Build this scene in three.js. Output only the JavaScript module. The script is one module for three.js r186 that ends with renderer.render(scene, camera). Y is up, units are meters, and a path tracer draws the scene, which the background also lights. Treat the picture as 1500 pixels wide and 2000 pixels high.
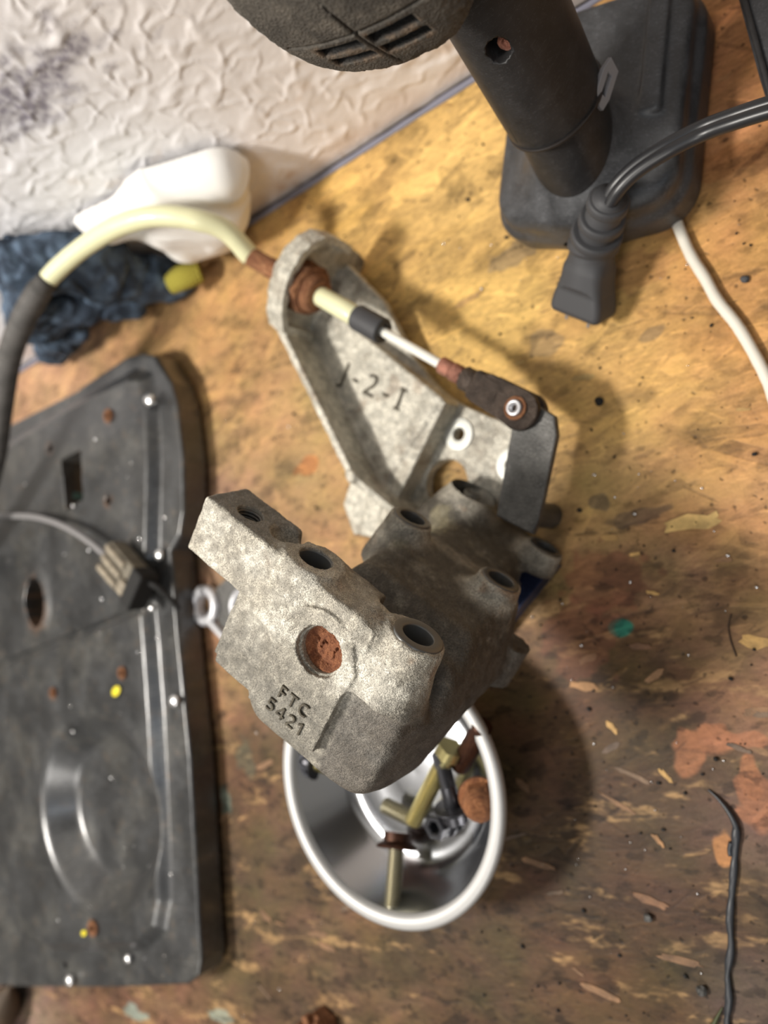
import * as THREE from 'three';
import { ImprovedNoise } from 'three/addons/math/ImprovedNoise.js';
import { mergeGeometries } from 'three/addons/utils/BufferGeometryUtils.js';
import { RoundedBoxGeometry } from 'three/addons/geometries/RoundedBoxGeometry.js';
import { FontLoader } from 'three/addons/loaders/FontLoader.js';
import { TextGeometry } from 'three/addons/geometries/TextGeometry.js';
import { RectAreaLightUniformsLib } from 'three/addons/lights/RectAreaLightUniformsLib.js';

// ------------------------------------------------------------------ camera, light, exposure
const scene = new THREE.Scene();
scene.background = new THREE.Color(0x000000);
const V = (x, y, z) => new THREE.Vector3(x, y, z);
const CAM = V(0, 0.345, 0), FPX = 1502;                       // a phone held over the bench, 345 mm up
const RIGHT = V(0.78506853, -0.59952058, 0.15569997), UP = V(0.22366152, 0.03996804, -0.97384705), BACK = V(0.57761832, 0.79936077, 0.16546733);
const camera = new THREE.PerspectiveCamera(2 * Math.atan(1000 / FPX) * 180 / Math.PI, 0.75, 0.02, 20);
camera.setRotationFromMatrix(new THREE.Matrix4().makeBasis(RIGHT, UP, BACK));
camera.position.copy(CAM);
camera.focus = 0.25;
camera.userData.fStop = 6.8;
const renderer = new THREE.WebGLRenderer();
renderer.toneMapping = THREE.LinearToneMapping;
renderer.toneMappingExposure = 0.92;
renderer.shadowMap.enabled = true;
RectAreaLightUniformsLib.init();
const LAMP = { at: V(-0.70, 1.02, 0.03), aim: V(-0.25, 0, -0.02), w: 0.22, h: 0.10, color: new THREE.Color(1, 0.95, 0.88), power: 236 };
const ADDED_FILL = { at: V(-0.35, 1.42, 1.10), w: 0.6, h: 0.6, color: new THREE.Color(1, 0.96, 0.91), power: 10.5 };  // fill light added to brighten the wall, no known lamp there
const TUBE = { at: V(0.55, 1.42, 0.35), w: 1.2, h: 0.07, color: new THREE.Color(0.72, 0.84, 1), power: 9 };
function areaLight(l, aim) {
  const r = new THREE.RectAreaLight(l.color, l.power, l.w, l.h);
  r.position.copy(l.at); r.lookAt(aim); scene.add(r);
}
areaLight(LAMP, LAMP.aim);
areaLight(ADDED_FILL, ADDED_FILL.at.clone().setY(0).setZ(0.6));
areaLight(TUBE, TUBE.at.clone().setY(0));

// ------------------------------------------------------------------ helpers
const { sin, cos, abs, min, max, sqrt, hypot, floor, PI } = Math;
function rng(a) { return () => { a = (a + 0x6d2b79f5) | 0; let t = Math.imul(a ^ (a >>> 15), 1 | a); t = (t + Math.imul(t ^ (t >>> 7), 61 | t)) ^ t; return ((t ^ (t >>> 14)) >>> 0) / 4294967296; }; }
const NO = new ImprovedNoise(), ns = (x, y, z) => NO.noise(x + 31.7, y + 17.3, z + 53.1);
const fbm = (x, y, z, o = 4) => { let s = 0, a = 0.5; for (let i = 0; i < o; i++) { s += a * ns(x, y, z); x = x * 2.03 + 5.1; y = y * 2.03 + 1.7; z = z * 2.03 + 9.2; a *= 0.5; } return s; };
const clamp = (x, a = 0, b = 1) => min(b, max(a, x)), lerp = (a, b, t) => a + (b - a) * t, smooth = (a, b, x) => { const t = clamp((x - a) / (b - a)); return t * t * (3 - 2 * t); };
const smin = (a, b, k) => { const h = max(k - abs(a - b), 0) / k; return min(a, b) - h * h * k * 0.25; }, smax = (a, b, k) => -smin(-a, -b, k);
const table = (t, x) => { if (x <= t[0][0]) return t[0][1]; for (let i = 1; i < t.length; i++) if (x <= t[i][0]) { const k = (x - t[i - 1][0]) / (t[i][0] - t[i - 1][0]); return lerp(t[i - 1][1], t[i][1], k * k * (3 - 2 * k)); } return t[t.length - 1][1]; };
const ray = (px, py) => RIGHT.clone().multiplyScalar((px - 750) / FPX).addScaledVector(UP, -(py - 1000) / FPX).addScaledVector(BACK, -1);
const Wp = (px, py, off) => { const r = ray(px, py); return CAM.clone().addScaledVector(r, (-0.284 + off - CAM.z) / r.z); };   // the point that far in front of the wall
const P = (px, py, h = 0) => { const r = ray(px, py); return CAM.clone().addScaledVector(r, (h - CAM.y) / r.y); };       // the point of the level h
const xz = (list, h) => list.map(([x, y]) => { const p = P(x, y, h); return [p.x, p.z]; });
const srgb = (r, g, b) => new THREE.Color().setRGB(r / 255, g / 255, b / 255, THREE.SRGBColorSpace);
const lin = (r, g, b) => { const c = srgb(r, g, b); return [c.r, c.g, c.b]; };

// signed distances
const rbox = (x, y, z, a, b, c, r) => { const p = abs(x) - a + r, q = abs(y) - b + r, s = abs(z) - c + r; return hypot(max(p, 0), max(q, 0), max(s, 0)) + min(max(p, q, s), 0) - r; };
const rrect = (x, y, a, b, r) => { const p = abs(x) - a + r, q = abs(y) - b + r; return hypot(max(p, 0), max(q, 0)) + min(max(p, q), 0) - r; };
function poly(x, z, v) {
  let d = 1e9, s = 1;
  for (let i = 0, j = v.length - 1; i < v.length; j = i++) {
    const ex = v[j][0] - v[i][0], ez = v[j][1] - v[i][1], wx = x - v[i][0], wz = z - v[i][1], t = clamp((wx * ex + wz * ez) / (ex * ex + ez * ez));
    const bx = wx - ex * t, bz = wz - ez * t; d = min(d, bx * bx + bz * bz);
    const a = z >= v[i][1], b = z < v[j][1], c = ex * wz > ez * wx;
    if ((a && b && c) || (!a && !b && !c)) s = -s;
  }
  return s * sqrt(d);
}
const slab = (d2, y, y0, y1, r = 0.0008) => { const p = d2 + r, q = abs(y - (y0 + y1) / 2) - (y1 - y0) / 2 + r; return hypot(max(p, 0), max(q, 0)) + min(max(p, q), 0) - r; };
const seg = (x, y, z, A, B, ra, rb = ra) => { const bx = B[0] - A[0], by = B[1] - A[1], bz = B[2] - A[2], ax = x - A[0], ay = y - A[1], az = z - A[2], t = clamp((ax * bx + ay * by + az * bz) / (bx * bx + by * by + bz * bz)); return hypot(ax - bx * t, ay - by * t, az - bz * t) - lerp(ra, rb, t); };

// mesh of f = 0 inside a box (surface nets, the corners pulled onto the surface)
function sdfMesh(f, lo, hi, cell, colorFn, uvScale = 20, snap = 2) {
  const n = [0, 1, 2].map((i) => Math.ceil((hi[i] - lo[i]) / cell) + 1), [nx, ny, nz] = n, F = new Float32Array(nx * ny * nz);
  for (let k = 0, o = 0; k < nz; k++) for (let j = 0; j < ny; j++) for (let i = 0; i < nx; i++) F[o++] = f(lo[0] + i * cell, lo[1] + j * cell, lo[2] + k * cell);
  const id = new Int32Array(nx * ny * nz).fill(-1), pos = [], tri = [], at = (i, j, k) => i + nx * (j + ny * k);
  const C = [[0, 0, 0], [1, 0, 0], [0, 1, 0], [1, 1, 0], [0, 0, 1], [1, 0, 1], [0, 1, 1], [1, 1, 1]], E = [[0, 1], [2, 3], [4, 5], [6, 7], [0, 2], [1, 3], [4, 6], [5, 7], [0, 4], [1, 5], [2, 6], [3, 7]];
  const val = new Float64Array(8);
  for (let k = 0; k < nz - 1; k++) for (let j = 0; j < ny - 1; j++) for (let i = 0; i < nx - 1; i++) {
    let m = 0; for (let c = 0; c < 8; c++) { val[c] = F[at(i + C[c][0], j + C[c][1], k + C[c][2])]; if (val[c] < 0) m++; }
    if (m === 0 || m === 8) continue;
    let sx = 0, sy = 0, sz = 0, w = 0;
    for (const [a, b] of E) if ((val[a] < 0) !== (val[b] < 0)) { const t = val[a] / (val[a] - val[b]); sx += lerp(C[a][0], C[b][0], t); sy += lerp(C[a][1], C[b][1], t); sz += lerp(C[a][2], C[b][2], t); w++; }
    id[at(i, j, k)] = pos.length / 3; pos.push(lo[0] + (i + sx / w) * cell, lo[1] + (j + sy / w) * cell, lo[2] + (k + sz / w) * cell);
  }
  const quad = (a, b, c, d, flip) => { if (a < 0 || b < 0 || c < 0 || d < 0) return; flip ? tri.push(a, c, b, a, d, c) : tri.push(a, b, c, a, c, d); };
  for (let k = 1; k < nz - 1; k++) for (let j = 1; j < ny - 1; j++) for (let i = 1; i < nx - 1; i++) {
    const s = F[at(i, j, k)] < 0;
    if (s !== F[at(i + 1, j, k)] < 0) quad(id[at(i, j - 1, k - 1)], id[at(i, j, k - 1)], id[at(i, j, k)], id[at(i, j - 1, k)], !s);
    if (s !== F[at(i, j + 1, k)] < 0) quad(id[at(i - 1, j, k - 1)], id[at(i - 1, j, k)], id[at(i, j, k)], id[at(i, j, k - 1)], !s);
    if (s !== F[at(i, j, k + 1)] < 0) quad(id[at(i - 1, j - 1, k)], id[at(i, j - 1, k)], id[at(i, j, k)], id[at(i - 1, j, k)], !s);
  }
  const e = cell * 0.3, nv = pos.length / 3, nor = new Float32Array(nv * 3), col = colorFn ? new Float32Array(nv * 3) : null;
  const grad = (x, y, z) => [f(x + e, y, z) - f(x - e, y, z), f(x, y + e, z) - f(x, y - e, z), f(x, y, z + e) - f(x, y, z - e)];
  for (let v = 0; v < nv; v++) {
    let x = pos[v * 3], y = pos[v * 3 + 1], z = pos[v * 3 + 2], g;
    for (let s = 0; s < snap; s++) { g = grad(x, y, z); const l2 = (g[0] * g[0] + g[1] * g[1] + g[2] * g[2]) / (4 * e * e) || 1, d = clamp(f(x, y, z) / max(l2, 0.3), -cell * 0.5, cell * 0.5) / (2 * e); x -= g[0] * d; y -= g[1] * d; z -= g[2] * d; }
    g = grad(x, y, z); const l = hypot(...g) || 1, nn = [g[0] / l, g[1] / l, g[2] / l];
    pos[v * 3] = x; pos[v * 3 + 1] = y; pos[v * 3 + 2] = z; nor.set(nn, v * 3);
    if (col) col.set(colorFn(x, y, z, nn), v * 3);
  }
  const g = new THREE.BufferGeometry();
  g.setAttribute('position', new THREE.Float32BufferAttribute(pos, 3)); g.setAttribute('normal', new THREE.BufferAttribute(nor, 3));
  if (col) g.setAttribute('color', new THREE.BufferAttribute(col, 3));
  g.setIndex(tri);
  return boxUV(g, uvScale);
}
// uv in repeats per unit, each triangle along its main axis
function boxUV(g, s) {
  g = g.index ? g.toNonIndexed() : g;
  const p = g.attributes.position, uv = new Float32Array(p.count * 2);
  for (let t = 0; t < p.count; t += 3) {
    const ax = p.getX(t + 1) - p.getX(t), ay = p.getY(t + 1) - p.getY(t), az = p.getZ(t + 1) - p.getZ(t), bx = p.getX(t + 2) - p.getX(t), by = p.getY(t + 2) - p.getY(t), bz = p.getZ(t + 2) - p.getZ(t);
    const nx = abs(ay * bz - az * by), ny = abs(az * bx - ax * bz), nz = abs(ax * by - ay * bx);
    for (let i = t; i < t + 3; i++) {
      const x = p.getX(i), y = p.getY(i), z = p.getZ(i);
      if (nx >= ny && nx >= nz) { uv[i * 2] = z * s; uv[i * 2 + 1] = y * s; } else if (ny >= nz) { uv[i * 2] = x * s; uv[i * 2 + 1] = z * s; } else { uv[i * 2] = x * s; uv[i * 2 + 1] = y * s; }
    }
  }
  g.setAttribute('uv', new THREE.BufferAttribute(uv, 2));
  return g;
}
function tubeGeo(points, radius, segs = 60, radial = 16, flat = 1) {      // radius: number or function of 0..1; flat < 1 squashes it vertically
  const curve = new THREE.CatmullRomCurve3(points, false, 'centripetal'), R = typeof radius === 'function' ? radius : () => radius;
  const pos = [], idx = [], uv = [], len = curve.getLength();
  const up = V(0, 1, 0), t = V(), a = V(), b = V();
  for (let i = 0; i <= segs; i++) {
    const k = i / segs, c = curve.getPointAt(k); curve.getTangentAt(k, t); a.crossVectors(t, abs(t.y) > 0.95 ? V(1, 0, 0) : up).normalize(); b.crossVectors(a, t).normalize();
    for (let j = 0; j <= radial; j++) { const q = j / radial * 2 * PI, r = R(k); pos.push(c.x + r * (cos(q) * a.x + flat * sin(q) * b.x), c.y + r * (cos(q) * a.y + flat * sin(q) * b.y), c.z + r * (cos(q) * a.z + flat * sin(q) * b.z)); uv.push(k * len * 40, j / radial); }
  }
  for (let i = 0; i < segs; i++) for (let j = 0; j < radial; j++) { const o = i * (radial + 1) + j, p = o + radial + 1; idx.push(o, o + 1, p, o + 1, p + 1, p); }
  for (const [e, k] of [[0, 0], [segs, 1]]) { const c = curve.getPointAt(k), o = pos.length / 3; pos.push(c.x, c.y, c.z); uv.push(0, 0); for (let j = 0; j < radial; j++) { const q = e * (radial + 1) + j; k ? idx.push(o, q, q + 1) : idx.push(o, q + 1, q); } }
  const g = new THREE.BufferGeometry(); g.setAttribute('position', new THREE.Float32BufferAttribute(pos, 3)); g.setAttribute('uv', new THREE.Float32BufferAttribute(uv, 2)); g.setIndex(idx); g.computeVertexNormals(); return g;
}
const lathe = (pts, seg = 48) => new THREE.LatheGeometry(pts.map(([r, y]) => new THREE.Vector2(max(r, 1e-6), y)), seg);
function ring(r0, r1, y0, y1, seg = 40, b = 0) { b = b || min(r1 - r0, y1 - y0) * 0.15; return lathe([[r0, y0], [r1 - b, y0], [r1, y0 + b], [r1, y1 - b], [r1 - b, y1], [r0 + b, y1], [r0, y1 - b], [r0, y0]], seg); }
const along = (g, A, B) => { const d = B.clone().sub(A).normalize(); return g.applyQuaternion(new THREE.Quaternion().setFromUnitVectors(V(0, 1, 0), d)).translate(A.x, A.y, A.z); };   // +y of g runs from A to B
const rough = (g, amp, fr, seed = 0) => { const p = g.attributes.position; g.computeVertexNormals(); const n = g.attributes.normal; for (let i = 0; i < p.count; i++) { const x = p.getX(i), y = p.getY(i), z = p.getZ(i), d = amp * fbm(x * fr + seed, y * fr, z * fr, 3) * 2; p.setXYZ(i, x + n.getX(i) * d, y + n.getY(i) * d, z + n.getZ(i) * d); } g.computeVertexNormals(); return g; };
const plainPoly = (pts, depth, bevel = 0) => { const s = new THREE.Shape(pts.map(([x, y]) => new THREE.Vector2(x, y))); const g = new THREE.ExtrudeGeometry(s, { depth, bevelEnabled: bevel > 0, bevelSize: bevel, bevelThickness: bevel, bevelSegments: 2 }); return g; };

const used = new Map();
function numbered(name) { const k = used.get(name) || 0; used.set(name, k + 1); return k ? name + '_' + String(k).padStart(3, '0') : name; }
function tag(o, label, category, group) { o.userData.label = label; o.userData.category = category; if (group) o.userData.group = group; return o; }
function shade(o) { o.traverse((m) => { if (m.isMesh) { m.castShadow = true; m.receiveShadow = true; } }); return o; }
function thing(name, label, category, at = V(0, 0, 0), group) { const o = new THREE.Group(); o.name = numbered(name); o.position.copy(at); scene.add(o); return tag(o, label, category, group); }
function part(parent, name, geo, mat, label) { const m = new THREE.Mesh(geo, mat); m.name = name; parent.add(m); if (label) m.userData.label = label; return m; }
function sub(parent, name, geo, mat, label) { parent.updateWorldMatrix(true, false); return part(parent, name, geo.applyMatrix4(parent.matrixWorld.clone().invert()), mat, label); }   // geo in world coordinates
function structure(name, geo, mat) { const m = new THREE.Mesh(geo, mat); m.name = name; m.userData.kind = 'structure'; scene.add(m); return m; }

// ------------------------------------------------------------------ textures
const hash = (x, y, s) => { let h = Math.imul(x, 374761393) ^ Math.imul(y, 668265263) ^ Math.imul(s, 2246822519); h = Math.imul(h ^ (h >>> 13), 1274126177); return ((h ^ (h >>> 16)) >>> 0) / 4294967296; };
function pnoise(x, y, per, s) { const xi = floor(x), yi = floor(y), fx = x - xi, fy = y - yi, u = fx * fx * (3 - 2 * fx), v = fy * fy * (3 - 2 * fy), m = (a) => ((a % per) + per) % per; const a = hash(m(xi), m(yi), s), b = hash(m(xi + 1), m(yi), s), c = hash(m(xi), m(yi + 1), s), d = hash(m(xi + 1), m(yi + 1), s); return lerp(lerp(a, b, u), lerp(c, d, u), v); }
function pfbm(u, v, per, oct, s) { let r = 0, a = 0.5, t = 0; for (let i = 0; i < oct; i++) { r += a * pnoise(u * per, v * per, per, s + i); t += a; a *= 0.55; per *= 2; } return r / t; }
function makeTex(size, fn, isColor) {
  const d = new Uint8Array(size * size * 4);
  for (let y = 0; y < size; y++) for (let x = 0; x < size; x++) { const c = fn(x / size, y / size), o = (y * size + x) * 4; if (typeof c === 'number') d[o] = d[o + 1] = d[o + 2] = clamp(c) * 255; else { d[o] = clamp(c[0]) * 255; d[o + 1] = clamp(c[1]) * 255; d[o + 2] = clamp(c[2]) * 255; } d[o + 3] = 255; }
  const t = new THREE.DataTexture(d, size, size); t.wrapS = t.wrapT = THREE.RepeatWrapping; t.magFilter = THREE.LinearFilter; t.minFilter = THREE.LinearMipmapLinearFilter; t.generateMipmaps = true; if (isColor) t.colorSpace = THREE.SRGBColorSpace; t.needsUpdate = true; return t;
}
const T = {};
T.cast = makeTex(1024, (u, v) => { const a = pfbm(u, v, 128, 3, 3), b = pfbm(u, v, 12, 4, 9), w = smooth(0.52, 0.66, a) * smooth(0.35, 0.6, b), k = smooth(0.44, 0.3, a); const g = 0.80 + 0.17 * w - 0.2 * k + (b - 0.5) * 0.2; return [g, g * 0.985, g * 0.95]; }, true);
T.castBump = makeTex(1024, (u, v) => 0.55 * pfbm(u, v, 96, 3, 3) + 0.45 * pfbm(u, v, 24, 3, 5));
T.grit = makeTex(512, (u, v) => pfbm(u, v, 64, 3, 21));
T.soft = makeTex(512, (u, v) => 0.62 + 0.5 * (pfbm(u, v, 6, 5, 33) - 0.2), true);
T.rust = makeTex(512, (u, v) => { const a = pfbm(u, v, 14, 5, 41), b = pfbm(u, v, 60, 2, 47); return [0.50 + 0.34 * a - 0.2 * b, 0.36 + 0.30 * a - 0.22 * b, 0.27 + 0.24 * a - 0.2 * b]; }, true);
T.dust = makeTex(1024, (u, v) => { const a = pfbm(u, v, 7, 5, 51), sp = smooth(0.7, 0.78, pfbm(u, v, 90, 2, 55)), st = smooth(0.62, 0.75, pnoise(u * 5, v * 120, 5, 57) * 0.4 + 0.6 * pnoise(u * 40, v * 120, 40, 58)); const g = 0.62 + 0.34 * (a - 0.5) + 0.16 * sp + 0.1 * st; return g; }, true);
T.dustRough = makeTex(512, (u, v) => 0.35 + 0.5 * pfbm(u, v, 7, 5, 51));
T.weave = makeTex(256, (u, v) => 0.5 + 0.25 * sin(u * 2 * PI * 32) * cos(v * 2 * PI * 32) + 0.3 * (pfbm(u, v, 16, 3, 61) - 0.5));
T.scratch = makeTex(512, (u, v) => 0.3 + 0.25 * pnoise(u * 4, v * 200, 4, 71) + 0.2 * pnoise(u * 160, v * 6, 160, 73));

// ------------------------------------------------------------------ materials
const std = (o) => new THREE.MeshStandardMaterial(o), phys = (o) => new THREE.MeshPhysicalMaterial(o);
const M = {
  cast: std({ vertexColors: true, map: T.cast, bumpMap: T.castBump, bumpScale: 0.0005, roughness: 0.6, metalness: 0.12 }),
  bracket: std({ vertexColors: true, map: T.cast, bumpMap: T.castBump, bumpScale: 0.0003, roughness: 0.5, metalness: 0.15 }),
  sleeve: std({ color: srgb(112, 112, 110), roughness: 0.4, metalness: 0.5 }),
  sleeveDark: std({ color: srgb(104, 102, 98), roughness: 0.42, metalness: 0.6 }),
  letterDark: std({ color: srgb(108, 102, 90), map: T.cast, bumpMap: T.castBump, bumpScale: 0.0003, roughness: 0.7, metalness: 0.2 }),
  rust: std({ map: T.rust, color: srgb(232, 222, 205), bumpMap: T.grit, bumpScale: 0.0006, roughness: 0.9 }),
  rustTan: std({ map: T.rust, color: srgb(255, 236, 205), bumpMap: T.grit, bumpScale: 0.0008, roughness: 0.7, metalness: 0.15 }),
  rustDark: std({ map: T.rust, color: srgb(150, 138, 134), bumpMap: T.grit, bumpScale: 0.0005, roughness: 0.65, metalness: 0.35 }),
  clevis: std({ color: srgb(98, 84, 74), map: T.soft, bumpMap: T.grit, bumpScale: 0.0007, roughness: 0.5, metalness: 0.45 }),
  flange: std({ color: srgb(84, 100, 150), map: T.dust, roughness: 0.4, metalness: 0.55 }),  // blue of a cool reflection put into the colour
  copper: std({ color: srgb(214, 150, 128), map: T.soft, bumpMap: T.grit, bumpScale: 0.0006, roughness: 0.45, metalness: 0.7 }),
  steel: std({ color: srgb(205, 205, 208), roughness: 0.35, metalness: 0.45 }),
  darkSteel: std({ color: srgb(138, 136, 132), map: T.dust, bumpMap: T.grit, bumpScale: 0.0002, roughness: 0.5, metalness: 0.35 }),
  bowl: std({ color: srgb(186, 188, 192), roughness: 0.19, metalness: 1 }),
  rim: std({ color: srgb(182, 181, 179), roughness: 0.5, metalness: 0.35 }),
  zinc: std({ color: srgb(186, 174, 122), roughness: 0.32, metalness: 0.85 }),
  zincSteel: std({ color: srgb(168, 162, 140), roughness: 0.38, metalness: 0.8 }),
  blackSteel: std({ color: srgb(70, 70, 74), roughness: 0.35, metalness: 0.7 }),
  brownSteel: std({ color: srgb(110, 92, 76), map: T.rust, roughness: 0.5, metalness: 0.6 }),
  cream: phys({ color: srgb(226, 224, 182), roughness: 0.42, clearcoat: 0.25, map: null }),
  whiteRod: phys({ color: srgb(238, 236, 226), roughness: 0.3, clearcoat: 0.4 }),
  rubber: std({ color: srgb(62, 62, 64), roughness: 0.6 }),
  greySleeve: std({ color: srgb(120, 116, 112), map: T.dust, roughness: 0.7 }),
  plastic: std({ color: srgb(66, 65, 66), map: T.dust, roughness: 0.5 }),
  plasticFoot: std({ color: srgb(100, 101, 104), map: T.dust, roughnessMap: T.dustRough, roughness: 0.75 }),
  plasticBrown: std({ color: srgb(62, 54, 50), map: T.dust, roughness: 0.5 }),
  wornRubber: std({ vertexColors: true, map: T.dust, bumpMap: T.grit, bumpScale: 0.0004, roughness: 0.85 }),
  deep: std({ color: srgb(22, 21, 20), roughness: 0.8 }),
  cord: std({ color: srgb(40, 40, 42), roughness: 0.36 }),
  whiteCable: std({ color: srgb(226, 220, 206), roughness: 0.55 }),
  tray: phys({ vertexColors: true, map: T.dust, roughnessMap: T.dustRough, roughness: 0.62, metalness: 0.1, clearcoat: 0.9, clearcoatRoughness: 0.24 }),
  bright: std({ color: srgb(235, 235, 235), roughness: 0.25, metalness: 0.9 }),
  yellow: std({ color: srgb(222, 205, 40), roughness: 0.5 }),
  teal: std({ color: srgb(120, 175, 165), map: T.soft, roughness: 0.6 }),
  connector: std({ color: srgb(168, 158, 138), map: T.dust, roughness: 0.55 }),
  connectorPale: std({ color: srgb(205, 190, 165), map: T.dust, roughness: 0.55 }),
  wire: std({ color: srgb(130, 128, 128), roughness: 0.5 }),
  towel: std({ vertexColors: true, bumpMap: T.weave, bumpScale: 0.0001, roughness: 0.95 }),
  glove: std({ vertexColors: true, bumpMap: T.weave, bumpScale: 0.0004, roughness: 0.9 }),
  knit: std({ color: srgb(166, 156, 62), bumpMap: T.weave, bumpScale: 0.0008, roughness: 0.95 }),
  washer: std({ color: srgb(212, 212, 204), roughness: 0.45, metalness: 0.3 }),
  chip: std({ color: srgb(196, 168, 148), map: T.soft, bumpMap: T.grit, bumpScale: 0.0004, roughness: 0.9 }),
  strip: std({ color: srgb(44, 46, 50), roughness: 0.42 }),
  wood: std({ color: srgb(104, 86, 68), map: T.soft, roughness: 0.7 }),
  hair: std({ color: srgb(60, 42, 26), roughness: 0.6 }),
  room: std({ color: srgb(190, 188, 184), roughness: 0.9 }),
  lampCase: std({ color: srgb(40, 40, 42), roughness: 0.6 }),
};
const glow = (c, k) => std({ color: 0x888888, emissive: c, emissiveIntensity: k, roughness: 0.5 });

// ------------------------------------------------------------------ the setting: wall, bench, room
const WALL_Z = -0.284;
{ // embossed wallpaper, its relief in the mesh
  const x0 = -0.80, x1 = 0.10, y0 = 0.0006, y1 = 0.30, nx = 640, ny = 230, pos = [], col = [], idx = [];
  const worm = (x, y) => { const wx = x + 0.006 * ns(x * 90, y * 90, 1), wy = y + 0.006 * ns(x * 90, y * 90, 7); const a = 1 - abs(ns(wx * 62, wy * 34, 3)) * 2.6, b = 1 - abs(ns(wx * 40 + 9, wy * 84, 8)) * 2.6; return 0.00062 * smooth(0.5, 1, a) + 0.00045 * smooth(0.5, 1, b) + 0.0009 * fbm(x * 22, y * 22, 2, 3) + 0.00012 * ns(x * 400, y * 400, 4); };
  for (let j = 0; j <= ny; j++) for (let i = 0; i <= nx; i++) {
    const x = lerp(x0, x1, i / nx), y = lerp(y0, y1, j / ny), e = smooth(0.004, 0.02, y);
    pos.push(x, y, WALL_Z - 0.0025 + worm(x, y) * (0.35 + 0.65 * e));
    let r = 0.84, g = 0.83, b = 0.85; const warm = smooth(-0.34, -0.2, x); r = lerp(r, 0.84, warm); g = lerp(g, 0.78, warm); b = lerp(b, 0.74, warm);
    const mould = smooth(0.05, 0.3, 0.42 - hypot((x + 0.305 + (y - 0.155) * 0.55) / 0.085, (y - 0.158) / 0.024) * 0.42 + 0.5 * fbm(x * 55, y * 90, 5, 5)) * (0.55 + 0.45 * smooth(-0.25, 0.25, fbm(x * 260, y * 260, 8, 3)));
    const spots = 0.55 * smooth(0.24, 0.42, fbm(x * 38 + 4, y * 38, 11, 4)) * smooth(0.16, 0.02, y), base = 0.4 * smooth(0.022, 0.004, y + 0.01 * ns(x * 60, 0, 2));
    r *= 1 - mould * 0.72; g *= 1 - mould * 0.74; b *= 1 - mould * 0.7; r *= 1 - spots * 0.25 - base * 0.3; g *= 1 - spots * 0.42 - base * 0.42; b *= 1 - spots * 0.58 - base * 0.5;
    col.push(r, g, b);
  }
  for (let j = 0; j < ny; j++) for (let i = 0; i < nx; i++) { const o = j * (nx + 1) + i, p = o + nx + 1; idx.push(o, o + 1, p + 1, o, p + 1, p); }
  const g = new THREE.BufferGeometry(); g.setAttribute('position', new THREE.Float32BufferAttribute(pos, 3)); g.setAttribute('color', new THREE.Float32BufferAttribute(col, 3)); g.setIndex(idx); g.computeVertexNormals();
  const w = new THREE.Mesh(new THREE.BoxGeometry(3.2, 2.6, 0.1).translate(-0.3, 0.3, WALL_Z - 0.0575), M.room); w.name = 'wall_back'; w.userData.kind = 'structure'; scene.add(w);
  const paper = new THREE.Mesh(g, std({ vertexColors: true, roughness: 0.85 })); paper.name = 'wallpaper'; w.add(paper);
  structure('trim_1', tubeGeo([V(-0.9, 0.0008, WALL_Z + 0.001), V(-0.45, 0.001, WALL_Z + 0.0012), V(-0.2, 0.0008, WALL_Z + 0.0014), V(0.1, 0.001, WALL_Z + 0.001)], (k) => 0.0017 + 0.0006 * ns(k * 60, 0, 0), 200, 8), std({ color: srgb(128, 128, 142), roughness: 0.8 }));
  const box = (n, w2, h, d, x, y, z) => structure(n, new THREE.BoxGeometry(w2, h, d).translate(x, y, z), M.room);
  box('wall_left', 0.1, 2.6, 3.2, -1.95, 0.3, 1.2); box('wall_right', 0.1, 2.6, 3.2, 1.35, 0.3, 1.2); box('wall_front', 3.4, 2.6, 0.1, -0.3, 0.3, 2.75);
  box('floor', 3.4, 0.1, 3.2, -0.3, -1.0, 1.2); box('ceiling', 3.4, 0.1, 3.2, -0.3, 1.55, 1.2);
}
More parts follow.
